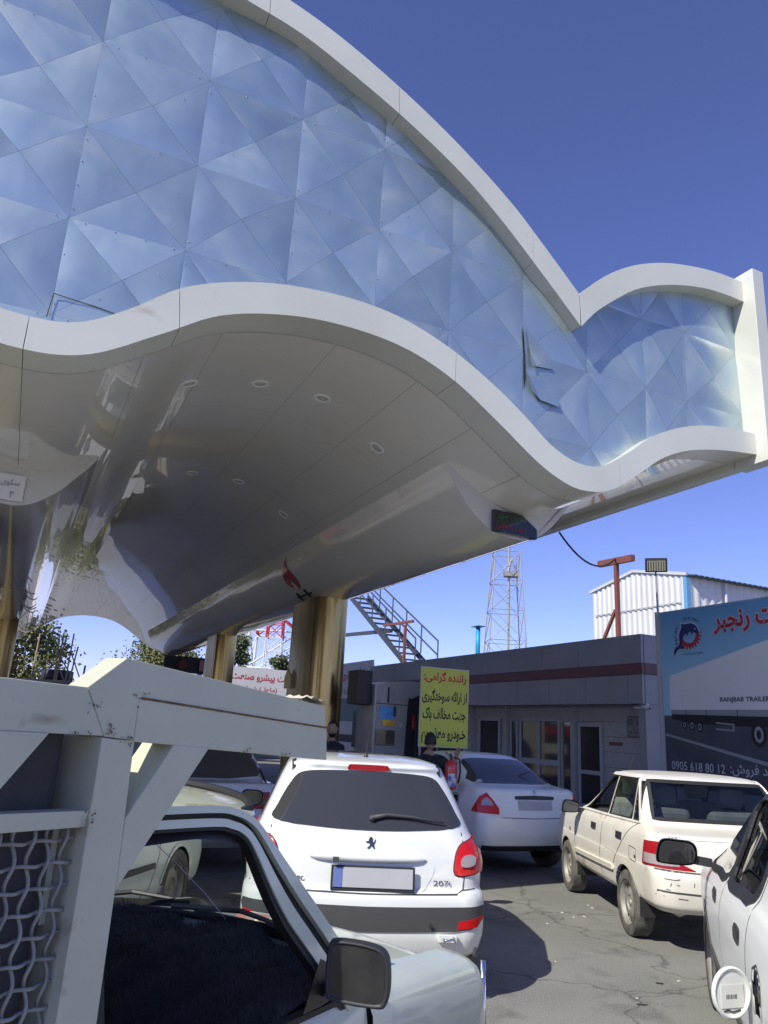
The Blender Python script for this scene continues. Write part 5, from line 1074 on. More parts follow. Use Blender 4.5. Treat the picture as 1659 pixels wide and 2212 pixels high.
# dolphin and gear emblem
em = bf(10.03, 3.575, 4) @ Matrix.Diagonal((1.2, 1.12, 1, 1)); E_ = lambda pts, m, k, name='emblem_shape': MB().add([em @ Vector((x, y, .002 * (k - 4))) for x, y in pts], [tuple(range(len(pts)))]).build(name, m, bb)
m_nv = mat('print_dolphin', (.02, .03, .13), .5); gear = []
R_, r_ = .19, .125
for k in range(12):
    a = radians(-175 + 190 * k / 12); w_ = radians(190 / 12)
    for t, rr in ((0, R_), (.25, R_), (.32, R_ + .04), (.72, R_ + .04), (.8, R_), (1, R_)): gear.append((rr * cos(a + w_ * t), rr * sin(a + w_ * t)))
inner = [(r_ * cos(radians(15 - 190 * k / 20)), r_ * sin(radians(15 - 190 * k / 20))) for k in range(21)]
g_ = MB(); n_ = len(gear); out_ = [gear[int(i * (n_ - 1) / 48)] for i in range(49)]
for i in range(n_ - 1):
    a0 = atan2(gear[i][1], gear[i][0]); a1 = atan2(gear[i + 1][1], gear[i + 1][0])
    g_.add([em @ Vector((gear[i][0], gear[i][1], 0)), em @ Vector((gear[i + 1][0], gear[i + 1][1], 0)), em @ Vector((r_ * cos(a1), r_ * sin(a1), 0)), em @ Vector((r_ * cos(a0), r_ * sin(a0), 0))], [(0, 1, 2, 3)])
g_.build('gear_emblem', m_rj, bb)
dol = rpoly([(-.30, -.30), (-.285, -.20), (-.19, -.13), (-.185, .02), (-.13, .14), (-.14, .19), (-.07, .175), (.05, .18), (.14, .13), (.19, .03), (.18, .0), (.12, .02), (.09, .04), (.06, -.01), (.04, .045), (.0, .04), (-.03, -.02), (-.05, .03), (-.115, -.03), (-.13, -.13), (-.10, -.21), (-.19, -.205), (-.24, -.23)], 3)
E_([(x * 1.1, y * 1.1) for x, y in dol], m_wh, 5, 'dolphin_outline'); E_(dol, m_nv, 6, 'dolphin_emblem'); E_(circ(.125, .085, .012, 10), m_wh, 7)
for t, a0, st, rr in (('Ranjbar', 205, -10.5, .265), ('Trailer', 106, -9.5, .265)):
    for i, ch in enumerate(t):
        a = radians(a0 + st * i); lettering(ch, m_nv, bb, em @ Matrix.Translation((rr * cos(a), rr * sin(a), 0)) @ Matrix.Rotation(a - pi / 2, 4, 'Z'), None, .05 if ch.isupper() or ch in 'bjl' else .036, bold=.02, depth=.001)
lettering('مجتمع صنعتی رنجبر تریلر', m_nv, bb, em @ Matrix.Translation((.06, -.29, 0)), .36, .06, fa=True, bold=.01, depth=.001)
for s in (10.6, 7.5, 4.5): MB().box(BD + .065, BD + .15, s - .05, s + .05, 0, 4.0).build('leg', m_alu, bb)
MB().box(BD - .03, BD + .062, 10.752, 10.80, .2, 4.06).build('edge_trim', m_alu, bb)

# ================================================================ white corrugated hall behind
hall = thing('corrugated_hall', 'tall white corrugated metal hall with blue corner trim behind the kiosk', 'building', M=MA)
m_cor = mat('white_sheet_metal', (.66, .66, .65), .45, .2, col2=(.60, .60, .59), nscale=.8)
def corr(P0, P1, z0f, z1f, name, n, parent):       # ribbed wall sheet between two plan points
    P0 = Vector(P0); P1 = Vector(P1); d = P1 - P0; nn = Vector((d.y, -d.x)).normalized(); rows = []
    for i in range(n * 4 + 1):
        t = i / (n * 4); q = P0 + d * t + nn * (.045 if i % 4 in (1, 2) else 0); rows.append([(q.x, q.y, z0f), (q.x, q.y, z1f(t))])
    return MB().grid(rows).build(name, m_cor, parent)
HD, HS0, HS1 = 20, 18.93, 23.68
for k in range(2):
    a, b = HS0 + (HS1 - HS0) * k / 2, HS0 + (HS1 - HS0) * (k + 1) / 2
    corr((HD, b), (HD, a), 0, (lambda t, a=a, b=b: 7.78 - abs(((b + (a - b) * t) - 21.35)) * .20 + .0), 'wall_sheet', 9, hall)
MB().bar((HD - .06, HS1 + .1, 7.34), (HD - .06, 21.35, 7.82), .08, .10).build('barge_board', m_cor, hall); MB().bar((HD - .06, 21.35, 7.82), (HD - .06, HS0 - .1, 7.32), .08, .10).build('barge_board', m_cor, hall)
corr((HD, HS0), (HD + 14, HS0), 0, lambda t: 7.25, 'side_sheet', 40, hall)
MB().box(HD - .05, HD + .12, HS0 - .06, HS0 + .1, 0, 7.24).build('corner_trim', mat('sky_blue_paint', (.12, .32, .55), .4), hall)
m_rf = mat('blue_grey_roofing', (.10, .14, .20), .45, .3)
for a, b, za, zb in ((HS0 - .35, 21.35, 7.24, 7.80), (21.35, HS1 + .1, 7.80, 7.32)):
    rows = []
    for i in range(113): D = HD + .0 + 14.2 * i / 112; w_ = .05 if i % 2 else 0; rows.append([(D, a, za + w_), (D, b, zb + w_)])
    MB().grid(rows).build('roof_sheet', m_rf, hall)
MB().box(HD + 6, HD + 9.5, HS0 - .10, HS0 - .05, 4.9, 6.6).build('side_opening', m_dark, hall)
MB().box(HD + 4.95, HD + 5.5, HS0 - .45, HS0 - .06, 6.15, 6.75).build('air_unit', mat('cream_box', (.62, .58, .45), .6), hall)
MB().tube([(HD + 1.7, HS0 - .12, 4), (HD + 1.7, HS0 - .12, 7.2)], .05, 8).build('downpipe', m_cor, hall)
for h in (6.4, 5.2): MB().box(HD - .075, HD - .055, HS0 + .2, HS1 - .2, h - .02, h + .02).build('rivet_line', mat('sheet_joint', (.45, .45, .44), .6), hall)

# ================================================================ posts, floodlight, cable
m_rp = mat('red_oxide_steel', (.25, .075, .06), .6, col2=(.17, .07, .06), nscale=12)
tp = thing('t_post', 'red steel T-shaped post on the kiosk roof in front of the white hall', 'post', M=MA)
MB().bar((11.8, 13.15, 3.762), (11.8, 13.16, 5.56), .085, .085).build('upright', m_rp, tp); MB().bar((11.8, 13.72, 5.64), (11.8, 12.62, 5.60), .11, .14).build('crossbar', m_rp, tp); MB().bar((11.8, 13.72, 3.762), (11.8, 13.22, 4.52), .06, .06).build('brace', m_rp, tp)
tp2 = thing('t_post', 'small red T-shaped post beside the steel stairs on the kiosk roof', 'post', M=MA)
MB().bar((12.3, 24.6, 3.762), (12.3, 24.6, 5.35), .09, .09).build('upright', m_rp, tp2); MB().bar((12.3, 24.0, 5.42), (12.3, 26.4, 5.50), .08, .09).build('crossbar', m_rp, tp2)
fl0 = thing('floodlight_pole', 'thin steel pole with a square floodlight beside the truck billboard', 'floodlight', M=MA)
MB().tube([(10.78, 10.90, 0), (10.78, 10.92, 3.5), (10.78, 10.94, 4.9)], [.028, .024, .016], 10).build('pole', mat('galvanised', (.34, .35, .36), .45, .7), fl0)
FLM = Matrix.Translation((10.72, 10.86, 4.99)) @ Matrix.Rotation(radians(-42), 4, 'Z') @ Matrix.Rotation(radians(28), 4, 'X')
MB().box(-.2, .2, -.05, .05, -.13, .13, FLM).build('lamp_housing', m_black, fl0, bevel=.01)
MB().box(-.165, .165, -.056, -.051, -.10, .10, FLM).build('lamp_glass', mat('flood_glass', (.45, .44, .36), .2, coat=.6), fl0)
for k in range(7): MB().box(-.15 + k * .046, -.135 + k * .046, -.060, -.057, -.09, .09, FLM).build('led_strip', m_grey_pl, fl0)
cb = thing('overhead_cable', 'black cable sagging from the canopy edge to the red T-post', 'cable', M=MA)
cpts = []
for k in range(17):
    t = k / 16; a = Vector((7.70, 9.9, 4.95)); b = Vector((11.8, 13.17, 5.68)); p = a.lerp(b, t); p.z -= .62 * 4 * t * (1 - t) * .55; cpts.append(p)
MB().tube(cpts, .018, 6).build('cable_run', m_rub, cb, smooth=True)
bp_ = thing('blue_pipe', 'bright blue vertical vent pipe on the kiosk roof', 'pipe', M=MA)
m_bp = mat('vivid_blue_paint', (.02, .33, .62), .4)
MB().tube([(12.5, 20.05, 3.762), (12.5, 20.05, 4.86)], .07, 16).build('pipe', m_bp, bp_, smooth=True); MB().box(12.36, 12.64, 19.85, 20.25, 4.862, 4.885).build('cap', mat('dull_blue', (.06, .14, .24), .5), bp_)
# ================================================================ steel stairs on the roof
stt = thing('steel_stairs', 'open steel stairway with handrails climbing from the kiosk roof', 'stairs', M=MA)
m_st = mat('grey_steel', (.085, .095, .115), .5, .4, col2=(.07, .08, .1), nscale=6)
a0, a1 = Vector((0, 24.5, 3.80)), Vector((0, 30.6, 7.25))
for D in (12.5, 13.4):
    X = Vector((D, 0, 0)); MB().bar(a0 + X, a1 + X, .06, .20).build('stringer', m_st, stt)
    for off in (.55, 1.05): MB().tube([a0 + X + Vector((0, -.35, off)), a1 + X + Vector((0, 0, off))], .03, 6).build('handrail', m_st, stt)
    for t in (0, .2, .4, .6, .8, 1.0):
        p = a0.lerp(a1, t) + X + Vector((0, -.35 * (1 - t), 0)); MB().tube([p, p + Vector((0, 0, 1.05))], .026, 6).build('baluster', m_st, stt)
for k in range(13):
    p = a0.lerp(a1, (k + .5) / 13); MB().box(12.53, 13.37, p.y - .13, p.y + .13, p.z - .02, p.z + .02).build('tread', m_st, stt)
MB().bar((12.9, 27.0, 5.42), (12.9, 33, 5.72), .12, .14).build('landing_beam', m_st, stt); MB().bar((12.6, 27.4, 5.5), (12.6, 24.8, 3.78), .10, .12).build('prop', m_st, stt)

# ================================================================ lattice towers
def lattice(root, base, z0, z1, w0, w1, n, col, r=.05, name='leg'):
    cs = [(-1, -1), (1, -1), (1, 1), (-1, 1)]; P = lambda i, t: Vector((base[0] + cs[i][0] * (w0 + (w1 - w0) * t) / 2, base[1] + cs[i][1] * (w0 + (w1 - w0) * t) / 2, z0 + (z1 - z0) * t))
    for i in range(4): MB().tube([P(i, 0), P(i, 1)], r, 6).build('leg', col(0.5), root)
    for k in range(n):
        t0, t1 = k / n, (k + 1) / n
        for i in range(4):
            j = (i + 1) % 4; b = MB(); b.tube([P(i, t1), P(j, t1)], r * .6, 5); b.tube([P(i, t0), P(j, t1)], r * .55, 5); b.tube([P(j, t0), P(i, t1)], r * .45, 5); b.build('bracing', col((t0 + t1) / 2), root)
m_galv = mat('weathered_steel_tower', (.34, .33, .32), .6, .3); m_tr = mat('tower_red', (.52, .05, .06), .5); m_twh = mat('tower_white', (.70, .70, .70), .5)
lt = thing('lattice_tower', 'tall grey steel lattice tower standing far behind the kiosk', 'tower', (7.45, 45, 0))
lattice(lt, (0, 0), 0, 12.3, 2.9, 1.45, 7, lambda t: m_galv, .036); MB().tube([(0.2, 0, 6), (.2, 0, 12.8)], .07, 6).build('feeder', m_galv, lt); MB().box(-.1, .75, -.3, .3, 10.9, 11.2).build('platform', m_galv, lt); MB().tube([(.1, 0, 11), (.35, 0, 12.0), (.6, 0, 11.3)], .09, 6).build('antenna_bracket', m_galv, lt)
for x in (1.75, 2.1): MB().tube([(x, 0, 3), (x, 0, 8.2 - x)], .04, 5).build('thin_mast', m_galv, lt)
r1 = thing('mast_tower', 'slim red and white mast tower behind the white company billboard', 'tower', (-7.9, 60, 0))
lattice(r1, (0, 0), 0, 8.1, 1.5, 1.2, 8, lambda t: m_twh, .05); lattice(r1, (0, 0), 8.1, 16, 1.2, .8, 7, lambda t: m_tr, .07)
r2 = thing('mast_tower', 'broad red and white lattice tower leg beside the gold column', 'tower', (-8.2, 64, 0))
lattice(r2, (0, 0), 0, 8.9, 4.4, 4.0, 3, lambda t: m_twh, .13); lattice(r2, (0, 0), 8.9, 18, 4.0, 3.2, 3, lambda t: m_tr, .16)

# ================================================================ company billboards at the far corner of the site
def company(name, label, M):
    t = thing(name, label, 'billboard', M=M)        # local x right, z up, faces -y
    MB().box(0, 5.6, 0, .06, 1.0, 4.2).build('board', mat('white_vinyl', (.72, .72, .70), .5, col2=(.66, .66, .65), nscale=.8), t)
    F = lambda x, z, k=1: frame((x, -.003 * k, z), (1, 0, 0), (0, 0, 1))
    mr_ = mat('vinyl_red', (.50, .02, .04), .5); md = mat('vinyl_grey_blue', (.16, .24, .28), .5); mk = mat('vinyl_dark', (.05, .055, .065), .5)
    lettering('شرکت پیشرو صنعت رنجبر', mr_, t, F(3.02, 3.74), 4.15, .46, fa=True, bold=.03, depth=.0005); lettering('(ماهل) شماره ثبت', mr_, t, F(2.9, 3.22), 2.4, .27, fa=True, bold=.02, depth=.0005)
    MB().box(2.6, 5.5, -.004, -.002, 2.15, 2.95).build('truck_picture', md, t); MB().box(4.2, 5.5, -.007, -.0045, 1.3, 2.5).build('truck_picture', mk, t); MB().box(1.0, 4.2, -.007, -.0045, 1.45, 1.7).build('truck_picture', mk, t)
    for x in (1.6, 2.4, 4.8):
        MB().lathe([(.38, 0), (.38, .002)], 24, F(x, 1.5, 3)).build('wheel_picture', mk, t); MB().lathe([(.2, 0), (.2, .002)], 20, F(x, 1.5, 4)).build('wheel_picture', MATS['vinyl_grey_blue'], t)
    E2 = [(.2, 3.55), (.3, 3.85), (.5, 4.0), (.7, 3.9), (.95, 3.95), (.85, 3.75), (.6, 3.6), (.5, 3.75), (.38, 3.5)]
    MB().add([(x, -.004, z) for x, z in E2], [tuple(range(len(E2)))]).build('logo', mat('vinyl_navy', (.04, .07, .22), .5), t)
    for x in (.3, 2.8, 5.3): MB().box(x - .06, x + .06, .065, .18, 0, 4.1).build('leg', m_alu, t)
    return t
company('company_billboard', 'white company billboard with red Persian headline left of the gold column', MA @ Matrix.Translation((7.25, 36, .0)))
company('company_billboard', 'shaded company billboard with red headline right of the gold column', MA @ Matrix.Translation((10.92, 29.8, -.22)) @ Matrix.Rotation(-pi / 2, 4, 'Z'))
pw = thing('perimeter_wall', 'long low grey perimeter wall beyond the canopy', 'wall', M=MA)
MB().box(-45, 45, 40, 40.3, 0, 2.2).build('wall_run', mat('grey_render', (.33, .32, .30), .9, col2=(.27, .26, .25), nscale=.6), pw)
for k in range(19): MB().box(-45 + 5 * k - .2, -45 + 5 * k + .2, 39.93, 40.37, 0, 2.35).build('pier', MATS['grey_render'], pw)
MB().box(-45, 45, 39.96, 40.34, 2.352, 2.42).build('coping', MATS['grey_render'], pw)
bn = thing('hanging_banner', 'dark banner with a red emblem hanging under the far end of the canopy', 'banner', M=MA)
MB().add([(4.9 + 2.6 * i / 12, 29.6 + .06 * sin(i * 1.1), z) for z in (3.35, 3.95) for i in range(13)], [(i, i + 1, 14 + i, 13 + i) for i in range(12)]).build('cloth', mat('black_cloth', (.05, .048, .046), .8), bn)
MB().lathe([(.17, 0), (.17, .003)], 24, frame((5.6, 29.52, 3.66), (1, 0, 0), (0, 0, 1))).build('emblem', mat('dull_banner_red', (.20, .05, .045), .8), bn); MB().box(6.2, 7.3, 29.51, 29.515, 3.45, 3.85).build('pink_band', mat('banner_pink', (.55, .25, .26), .7), bn)
m_bk = mat('black_cloth', (.03, .03, .033), .8)  # banners below are added out of sight to enrich the soffit's reflections
for q, (D0, D1, lab) in enumerate(((-7.5, -1.5, 'black cloth banner with a red band, added left of the arch for soffit reflections'), (-.8, 4.6, 'black cloth banner with a red band, added behind the arch for soffit reflections'))):
    wb = thing('reflection_banner', lab, 'banner', M=MA, group='banners added for soffit reflections'); MB().box(D0, D1, 34.95, 35, .5, 2.5).build('cloth', m_bk, wb); MB().box(D0, D1, 34.94, 34.949, 2.0, 2.4).build('red_band', m_rj, wb); MB().box(D0 + .4, D0 + 2.2, 34.935, 34.939, .6, 1.7).build('blue_panel', mat('banner_blue', (.05, .10, .40), .6), wb)
    MB().box(D0 + 2.6, D1 - .5, 34.935, 34.939, 1.0, 1.5).build('pale_band', mat('banner_white', (.6, .6, .58), .7), wb)
    for x in (D0, D1): MB().tube([(x, 35.03, 0), (x, 35.03, 2.55)], .04, 6).build('post', m_galv, wb)
# roof-top tank building with rods (seen through the far arch)
lb = thing('low_building', 'low flat-roofed building with upright rods seen through the far arch', 'building', (-13, 30, 0))
MB().box(-4, 3.2, 0, 8, 0, 2.75).build('wall', MATS['grey_render'], lb); MB().box(-4.1, 3.3, -.1, 8.1, 2.752, 2.86).build('roof_slab', m_kp, lb)
m_bam = mat('scaffold_rod', (.50, .42, .28), .7, col2=(.36, .31, .24), nscale=6)
for x, x1, z in ((-.15, -.11, 4.6), (.74, .65, 4.62), (.80, .80, 4.66), (.70, .95, 4.65), (1.16, 1.2, 4.67), (1.30, 1.44, 4.18)): MB().tube([(x, .3, 2.87), (x1, .3, z)], .028, 6).build('rod', m_bam, lb)
for p, q in (((-.1, 3.1), (.78, 3.85)), ((.85, 3.7), (1.5, 2.87)), ((1.17, 4.0), (1.75, 2.87)), ((.8, 3.4), (1.1, 2.87))): MB().tube([(p[0], .3, p[1]), (q[0], .3, q[1])], .024, 6).build('brace_rod', m_bam, lb)
MB().tube([(1.8, .3, 2.87), (1.83, .3, 3.48)], .04, 8).build('vent_pipe', m_galv, lb)
MB().lathe([(.58, 0), (.60, .1), (.60, .38), (.5, .42)], 24, Matrix.Translation((.45, 1.2, 2.87))).build('water_tank', m_black, lb, smooth=True)
# ================================================================ fuel dispenser
m_dp = mat('dispenser_grey', (.36, .355, .335), .45, col2=(.31, .305, .29), nscale=5, grime=(.20, .19, .17), gscale=6, gcut=(.6, .8), coat=.2)
dp = thing('fuel_dispenser', 'tall grey fuel dispenser with curved top and blue sticker beside the yellow notice', 'dispenser', M=MA)
poly = [(5.31, .12), (6.45, .12), (6.45, 2.40), (6.2, 2.475), (5.85, 2.475), (5.55, 2.445), (5.31, 2.39)]
MB().prism(poly, .7, frame((0, 12.32, 0), (1, 0, 0), (0, 0, 1))).build('cabinet', m_dp, dp, bevel=.02)
DF = lambda x, z, k=0: frame((x, 11.617 - .002 * k, z), (1, 0, 0), (0, 0, 1))
MB().box(5.30, 5.325, 11.58, 11.62, .15, 2.40).build('edge_trim', m_alu, dp)
MB().box(5.35, 5.92, 11.61, 11.618, 2.085, 2.095).build('seam', m_dark, dp); MB().box(5.545, 5.565, 11.60, 11.618, 2.11, 2.36).build('slot', m_ink, dp)
lettering('S', MATS['faded_ink'], dp, DF(5.66, 2.24), .09, .16, bold=.01)
st_ = MB().box(5.41, 5.68, 11.608, 11.616, 1.85, 2.05).build('blue_sticker', mat('sticker_blue', (.04, .20, .55), .4, col2=(.15, .45, .75), nscale=4), dp)
MB().box(5.66, 5.70, 11.602, 11.6075, 1.90, 2.06).build('pump_icon', m_ink, st_)
MB().box(5.47, 5.69, 11.608, 11.616, 1.745, 1.845).build('orange_sticker', mat('sticker_orange', (.70, .36, .05), .5, col2=(.75, .55, .06), nscale=5, ncontrast=(.48, .52)), dp)
MB().box(5.77, 5.84, 11.608, 11.616, 1.74, 1.80).build('white_label', m_alu, dp)
MB().box(5.36, 5.70, 11.60, 11.616, 1.44, 1.68).build('display_window', mat('brown_glass', (.10, .085, .06), .12, coat=.6), dp, bevel=.01)
MB().prism(rpoly([(5.93, .6), (5.92, 2.05), (6.0, 2.2), (6.3, 2.32), (6.43, 2.3), (6.43, .6)], 4), .03, frame((0, 11.618, 0), (1, 0, 0), (0, 0, 1))).build('nozzle_bay', m_dark, dp)
MB().box(5.98, 6.10, 11.54, 11.588, 1.7, 1.95).build('nozzle_boot', m_redd, dp, bevel=.02)
MB().tube([(6.04, 11.55, 1.85), (6.03, 11.48, 2.02), (6.0, 11.45, 1.7), (6.0, 11.44, 1.2), (6.1, 11.46, .8), (6.2, 11.5, .6)], .022, 8).build('hose', m_rub, dp, smooth=True)
MB().box(5.03, 5.295, 11.7, 12.1, 2.06, 2.60).build('screen_box', m_black, dp, bevel=.01)
isl = struct(MB().box(4.35, 6.75, 10.6, 24.4, 0, .13).build('pump_island_kerb', mat('concrete_kerb', (.36, .35, .33), .85, col2=(.30, .29, .28), nscale=6), None, bevel=.02)); isl.matrix_world = MA
# ================================================================ yellow notice
ns = thing('yellow_notice', 'yellow notice board with red and black Persian writing', 'sign', M=MA)
m_yel = mat('notice_yellow', (.60, .64, .10), .5, col2=(.55, .60, .09), nscale=3)
NM = frame((6.26, 11.0, 2.075), (.86, .0, .002), (0, 0, 1))
MB().box(-.445, .445, -.615, .615, -.02, 0, NM).build('frame', mat('notice_frame', (.55, .55, .50), .5), ns, bevel=.003)
MB().box(-.43, .435, -.60, .60, .0005, .004, NM).build('board', m_yel, ns)
m_nr = mat('notice_red', (.55, .02, .03), .5); m_nk = mat('notice_black', (.012, .014, .016), .5)
TL = lambda t, m, y, w, h, x=.0, b=.03: lettering(t, m, ns, NM @ Matrix.Translation((x, y, .004)), w, h, fa=True, bold=b, depth=.001)
TL('راننده گرامی:', m_nr, .46, .78, .19); TL('از ارائه سوختگیری', m_nk, .16, .82, .22); TL('جهت مخالف باک', m_nk, -.12, .78, .22); TL('خـودرو معذوریم', m_nk, -.44, .80, .24)
for x in (5.86, 6.66): MB().tube([(x, 11.03, .13), (x, 11.03, 2.66)], .022, 8).build('post', m_galv, ns)
# ================================================================ fire extinguisher
fe = thing('fire_extinguisher', 'red fire extinguisher with a pale label hanging under the yellow notice', 'extinguisher', (1.06, 10.55, .98))
MB().lathe([(.06, 0), (.075, .015), (.078, .05), (.078, .27), (.072, .32), (.045, .355), (.025, .37)], 24).build('cylinder', mat('extinguisher_red', (.62, .02, .02), .3, coat=.8), fe, smooth=True)
MB().grid([[(.0795 * cos(a), .0795 * sin(a), z) for a in [radians(-120 + 80 * k / 10) for k in range(11)]] for z in (.04, .20)]).build('label', mat('label_blue_white', (.6, .62, .68), .5, col2=(.10, .16, .50), nscale=14, ncontrast=(.5, .56)), fe, smooth=True)
MB().tube([(0, 0, .365), (0, 0, .42)], .02, 10).build('valve', m_black, fe); MB().bar((0, .03, .425), (-.02, -.10, .445), .02, .012).build('lever', m_black, fe); MB().tube([(.03, 0, .40), (.11, 0, .38), (.125, .02, .22), (.10, .03, .08)], .012, 8).build('hose', m_rub, fe, smooth=True)
MB().tube([(0, .05, .38), (0, .3, .42), (-.02, .62, .45)], .012, 6).build('bracket', m_galv, fe)
# ================================================================ people
m_skin = mat('skin', (.36, .22, .15), .5); m_hair = mat('black_hair', (.012, .011, .010), .6, bump=.5, bscale=120, bdist=.004); m_shirt = mat('dark_shirt', (.018, .020, .026), .85, bump=.3, bscale=9, bdist=.02); m_trs = mat('dark_trousers', (.03, .033, .045), .9)
def person(label, loc, rotz, arm_l, arm_r, head_turn=0, lean=0):
    root = thing('person', label, 'person', loc, rotz)          # faces +y
    J = {'pel': (0, 0, .95), 'bel': (0, .01, 1.10), 'che': (0, .0 + lean, 1.28), 'sho': (0, -.01 + lean, 1.41), 'neck': (0, .0 + lean, 1.49), 'hd': (0, .02 + lean, 1.55)}
    R = {'pel': (.165, .115), 'bel': (.15, .11), 'che': (.175, .12), 'sho': (.13, .09), 'neck': (.058, .06), 'hd': (.06, .065)}
    E = [('pel', 'bel'), ('bel', 'che'), ('che', 'sho'), ('sho', 'neck'), ('neck', 'hd')]
    for s, arm in ((-1, arm_l), (1, arm_r)):
        k = str(s); J['sh' + k] = (s * .175, -.005 + lean, 1.385); J['el' + k] = arm[0]; J['wr' + k] = arm[1]
        d = (Vector(arm[1]) - Vector(arm[0])).normalized(); J['pa' + k] = tuple(Vector(arm[1]) + d * .08)
        R.update({'sh' + k: (.068, .068), 'el' + k: (.045, .045), 'wr' + k: (.030, .028), 'pa' + k: (.040, .022)}); E += [('sho', 'sh' + k), ('sh' + k, 'el' + k), ('el' + k, 'wr' + k), ('wr' + k, 'pa' + k)]
        side = d.cross(Vector((0, 0, 1))); side = side.normalized() if side.length > .1 else Vector((1, 0, 0))
        for i, (o, ln) in enumerate(((-.027, .055), (-.009, .07), (.009, .066), (.027, .05))):
            a = 'f%d%s' % (i, k); b_ = a + 'e'; J[a] = tuple(Vector(J['pa' + k]) + side * o + d * .035); J[b_] = tuple(Vector(J[a]) + d * ln + Vector((0, 0, -.012))); R[a] = (.009, .009); R[b_] = (.008, .008); E += [('pa' + k, a), (a, b_)]
        J['th' + k] = tuple(Vector(arm[1]) + d * .06 + side * -.05); R['th' + k] = (.010, .010); E.append(('pa' + k, 'th' + k))
        J.update({'hip' + k: (s * .09, 0, .90), 'kn' + k: (s * .10, .02, .50), 'an' + k: (s * .10, -.02, .09), 'to' + k: (s * .11, .14, .045)}); R.update({'hip' + k: (.10, .10), 'kn' + k: (.065, .065), 'an' + k: (.045, .05), 'to' + k: (.045, .035)}); E += [('pel', 'hip' + k), ('hip' + k, 'kn' + k), ('kn' + k, 'an' + k), ('an' + k, 'to' + k)]
    names = list(J); me = bpy.data.meshes.new('body'); me.from_pydata([J[n] for n in names], [(names.index(a), names.index(b)) for a, b in E], []); o = bpy.data.objects.new('tmp', me); C.objects.link(o)
    o.modifiers.new('s', 'SKIN'); sv = me.skin_vertices[0].data
    for i, n in enumerate(names): sv[i].radius = R[n]; sv[i].use_root = n == 'pel'
    sd_ = o.modifiers.new('d', 'SUBSURF'); sd_.levels = 2; sd_.render_levels = 2
    m2 = bpy.data.meshes.new_from_object(o.evaluated_get(bpy.context.evaluated_depsgraph_get())); bpy.data.objects.remove(o)
    bm = bmesh.new(); bm.from_mesh(m2); hz = 1.645; HM = Matrix.Translation((0, .025 + lean, hz)) @ Matrix.Rotation(head_turn, 4, 'Z')
    hd = bmesh.ops.create_uvsphere(bm, u_segments=24, v_segments=18, radius=1)
    for v in hd['verts']:
        c = v.co.copy(); x, y, z = c * 1; w = .076 * (1 - .22 * max(0, -z)) ; v.co = HM @ Vector((x * w, y * .098 + (.012 * max(0, -z) if y > 0 else 0), z * .118))
    def blob(cx, cy, cz, rx, ry, rz):
        for v in bmesh.ops.create_uvsphere(bm, u_segments=10, v_segments=8, radius=1)['verts']: v.co = HM @ Vector((cx + v.co.x * rx, cy + v.co.y * ry, cz + v.co.z * rz))
    blob(0, .098, -.012, .014, .022, .026); blob(-.078, -.005, -.005, .010, .02, .03); blob(.078, -.005, -.005, .010, .02, .03); blob(0, .088, -.062, .026, .012, .008); blob(-.03, .085, .012, .014, .01, .007); blob(.03, .085, .012, .014, .01, .007)
    bm.to_mesh(m2); bm.free(); m2.materials.clear()
    for m_ in (m_shirt, m_skin, m_trs): m2.materials.append(m_)
    wr = [Vector(J['wr-1']), Vector(J['wr1'])]; el = [Vector(J['el-1']), Vector(J['el1'])]
    for p in m2.polygons:
        c = p.center; p.use_smooth = True; p.material_index = 2 if c.z < .93 and min((c - w).length for w in wr) > .16 else 1 if c.z > 1.475 or any((c - w).length < .12 or (c - w).dot(w - e) > 0 and (c - w).length < .25 for w, e in zip(wr, el)) else 0
    obj('body', m2, None, root)
    hr = bmesh.new(); bmesh.ops.create_uvsphere(hr, u_segments=28, v_segments=18, radius=1)
    for v in list(hr.verts):
        x, y, z = v.co
        if z < .18 and y > .15 or z < -.45 or (y > .62 and z < .62): hr.verts.remove(v)
        else: v.co = HM @ Vector((x * .083, y * .104 - .006, z * .124 + .006 + .004 * sin(x * 30) * sin(y * 26)))
    hme = bpy.data.meshes.new('hair'); hr.to_mesh(hme); hr.free()
    for p in hme.polygons: p.use_smooth = True
    obj('hair', hme, m_hair, root)
    return root, HM
p1, h1 = person('man in a dark tracksuit top standing by the gold column', (-.60, 12.0, 0), radians(-150), ((-.27, -.03, 1.12), (-.23, .14, .92)), ((.27, -.03, 1.12), (.23, .16, .95)), radians(-35))
bd = bmesh.new(); bmesh.ops.create_uvsphere(bd, u_segments=20, v_segments=14, radius=1)
for v in list(bd.verts):
    x, y, z = v.co
    if z > -.28 or y < .0: bd.verts.remove(v)
    else: v.co = h1 @ Vector((x * .070, y * .107 + .006, z * .122))
bm_ = bpy.data.meshes.new('beard'); bd.to_mesh(bm_); bd.free(); obj('beard', bm_, m_hair, p1)
F1 = frame((.09, .128, 1.31), (-1, .15, 0), (0, 0, 1))
for k in range(3): MB().box(-.02 + k * .014, -.012 + k * .014, -.012, -.002 + k * .008, 0, .002, F1 @ Matrix.Rotation(radians(-25), 4, 'Z')).build('chest_mark', m_alu, p1)
MB().lathe([(.018, 0), (.018, .003)], 12, frame((-.08, .13, 1.31), (-1, -.15, 0), (0, 0, 1))).build('chest_badge', mat('badge_cream', (.5, .48, .4), .6), p1)
p2, h2 = person('man with short black hair raising his arm beside the fire extinguisher', (.80, 11.0, -.13 + .0), radians(-35), ((-.27, .05, 1.12), (-.22, .22, .98)), ((.29, .16, 1.30), (.26, .30, 1.46)), radians(30))
p2.location.z = -.09
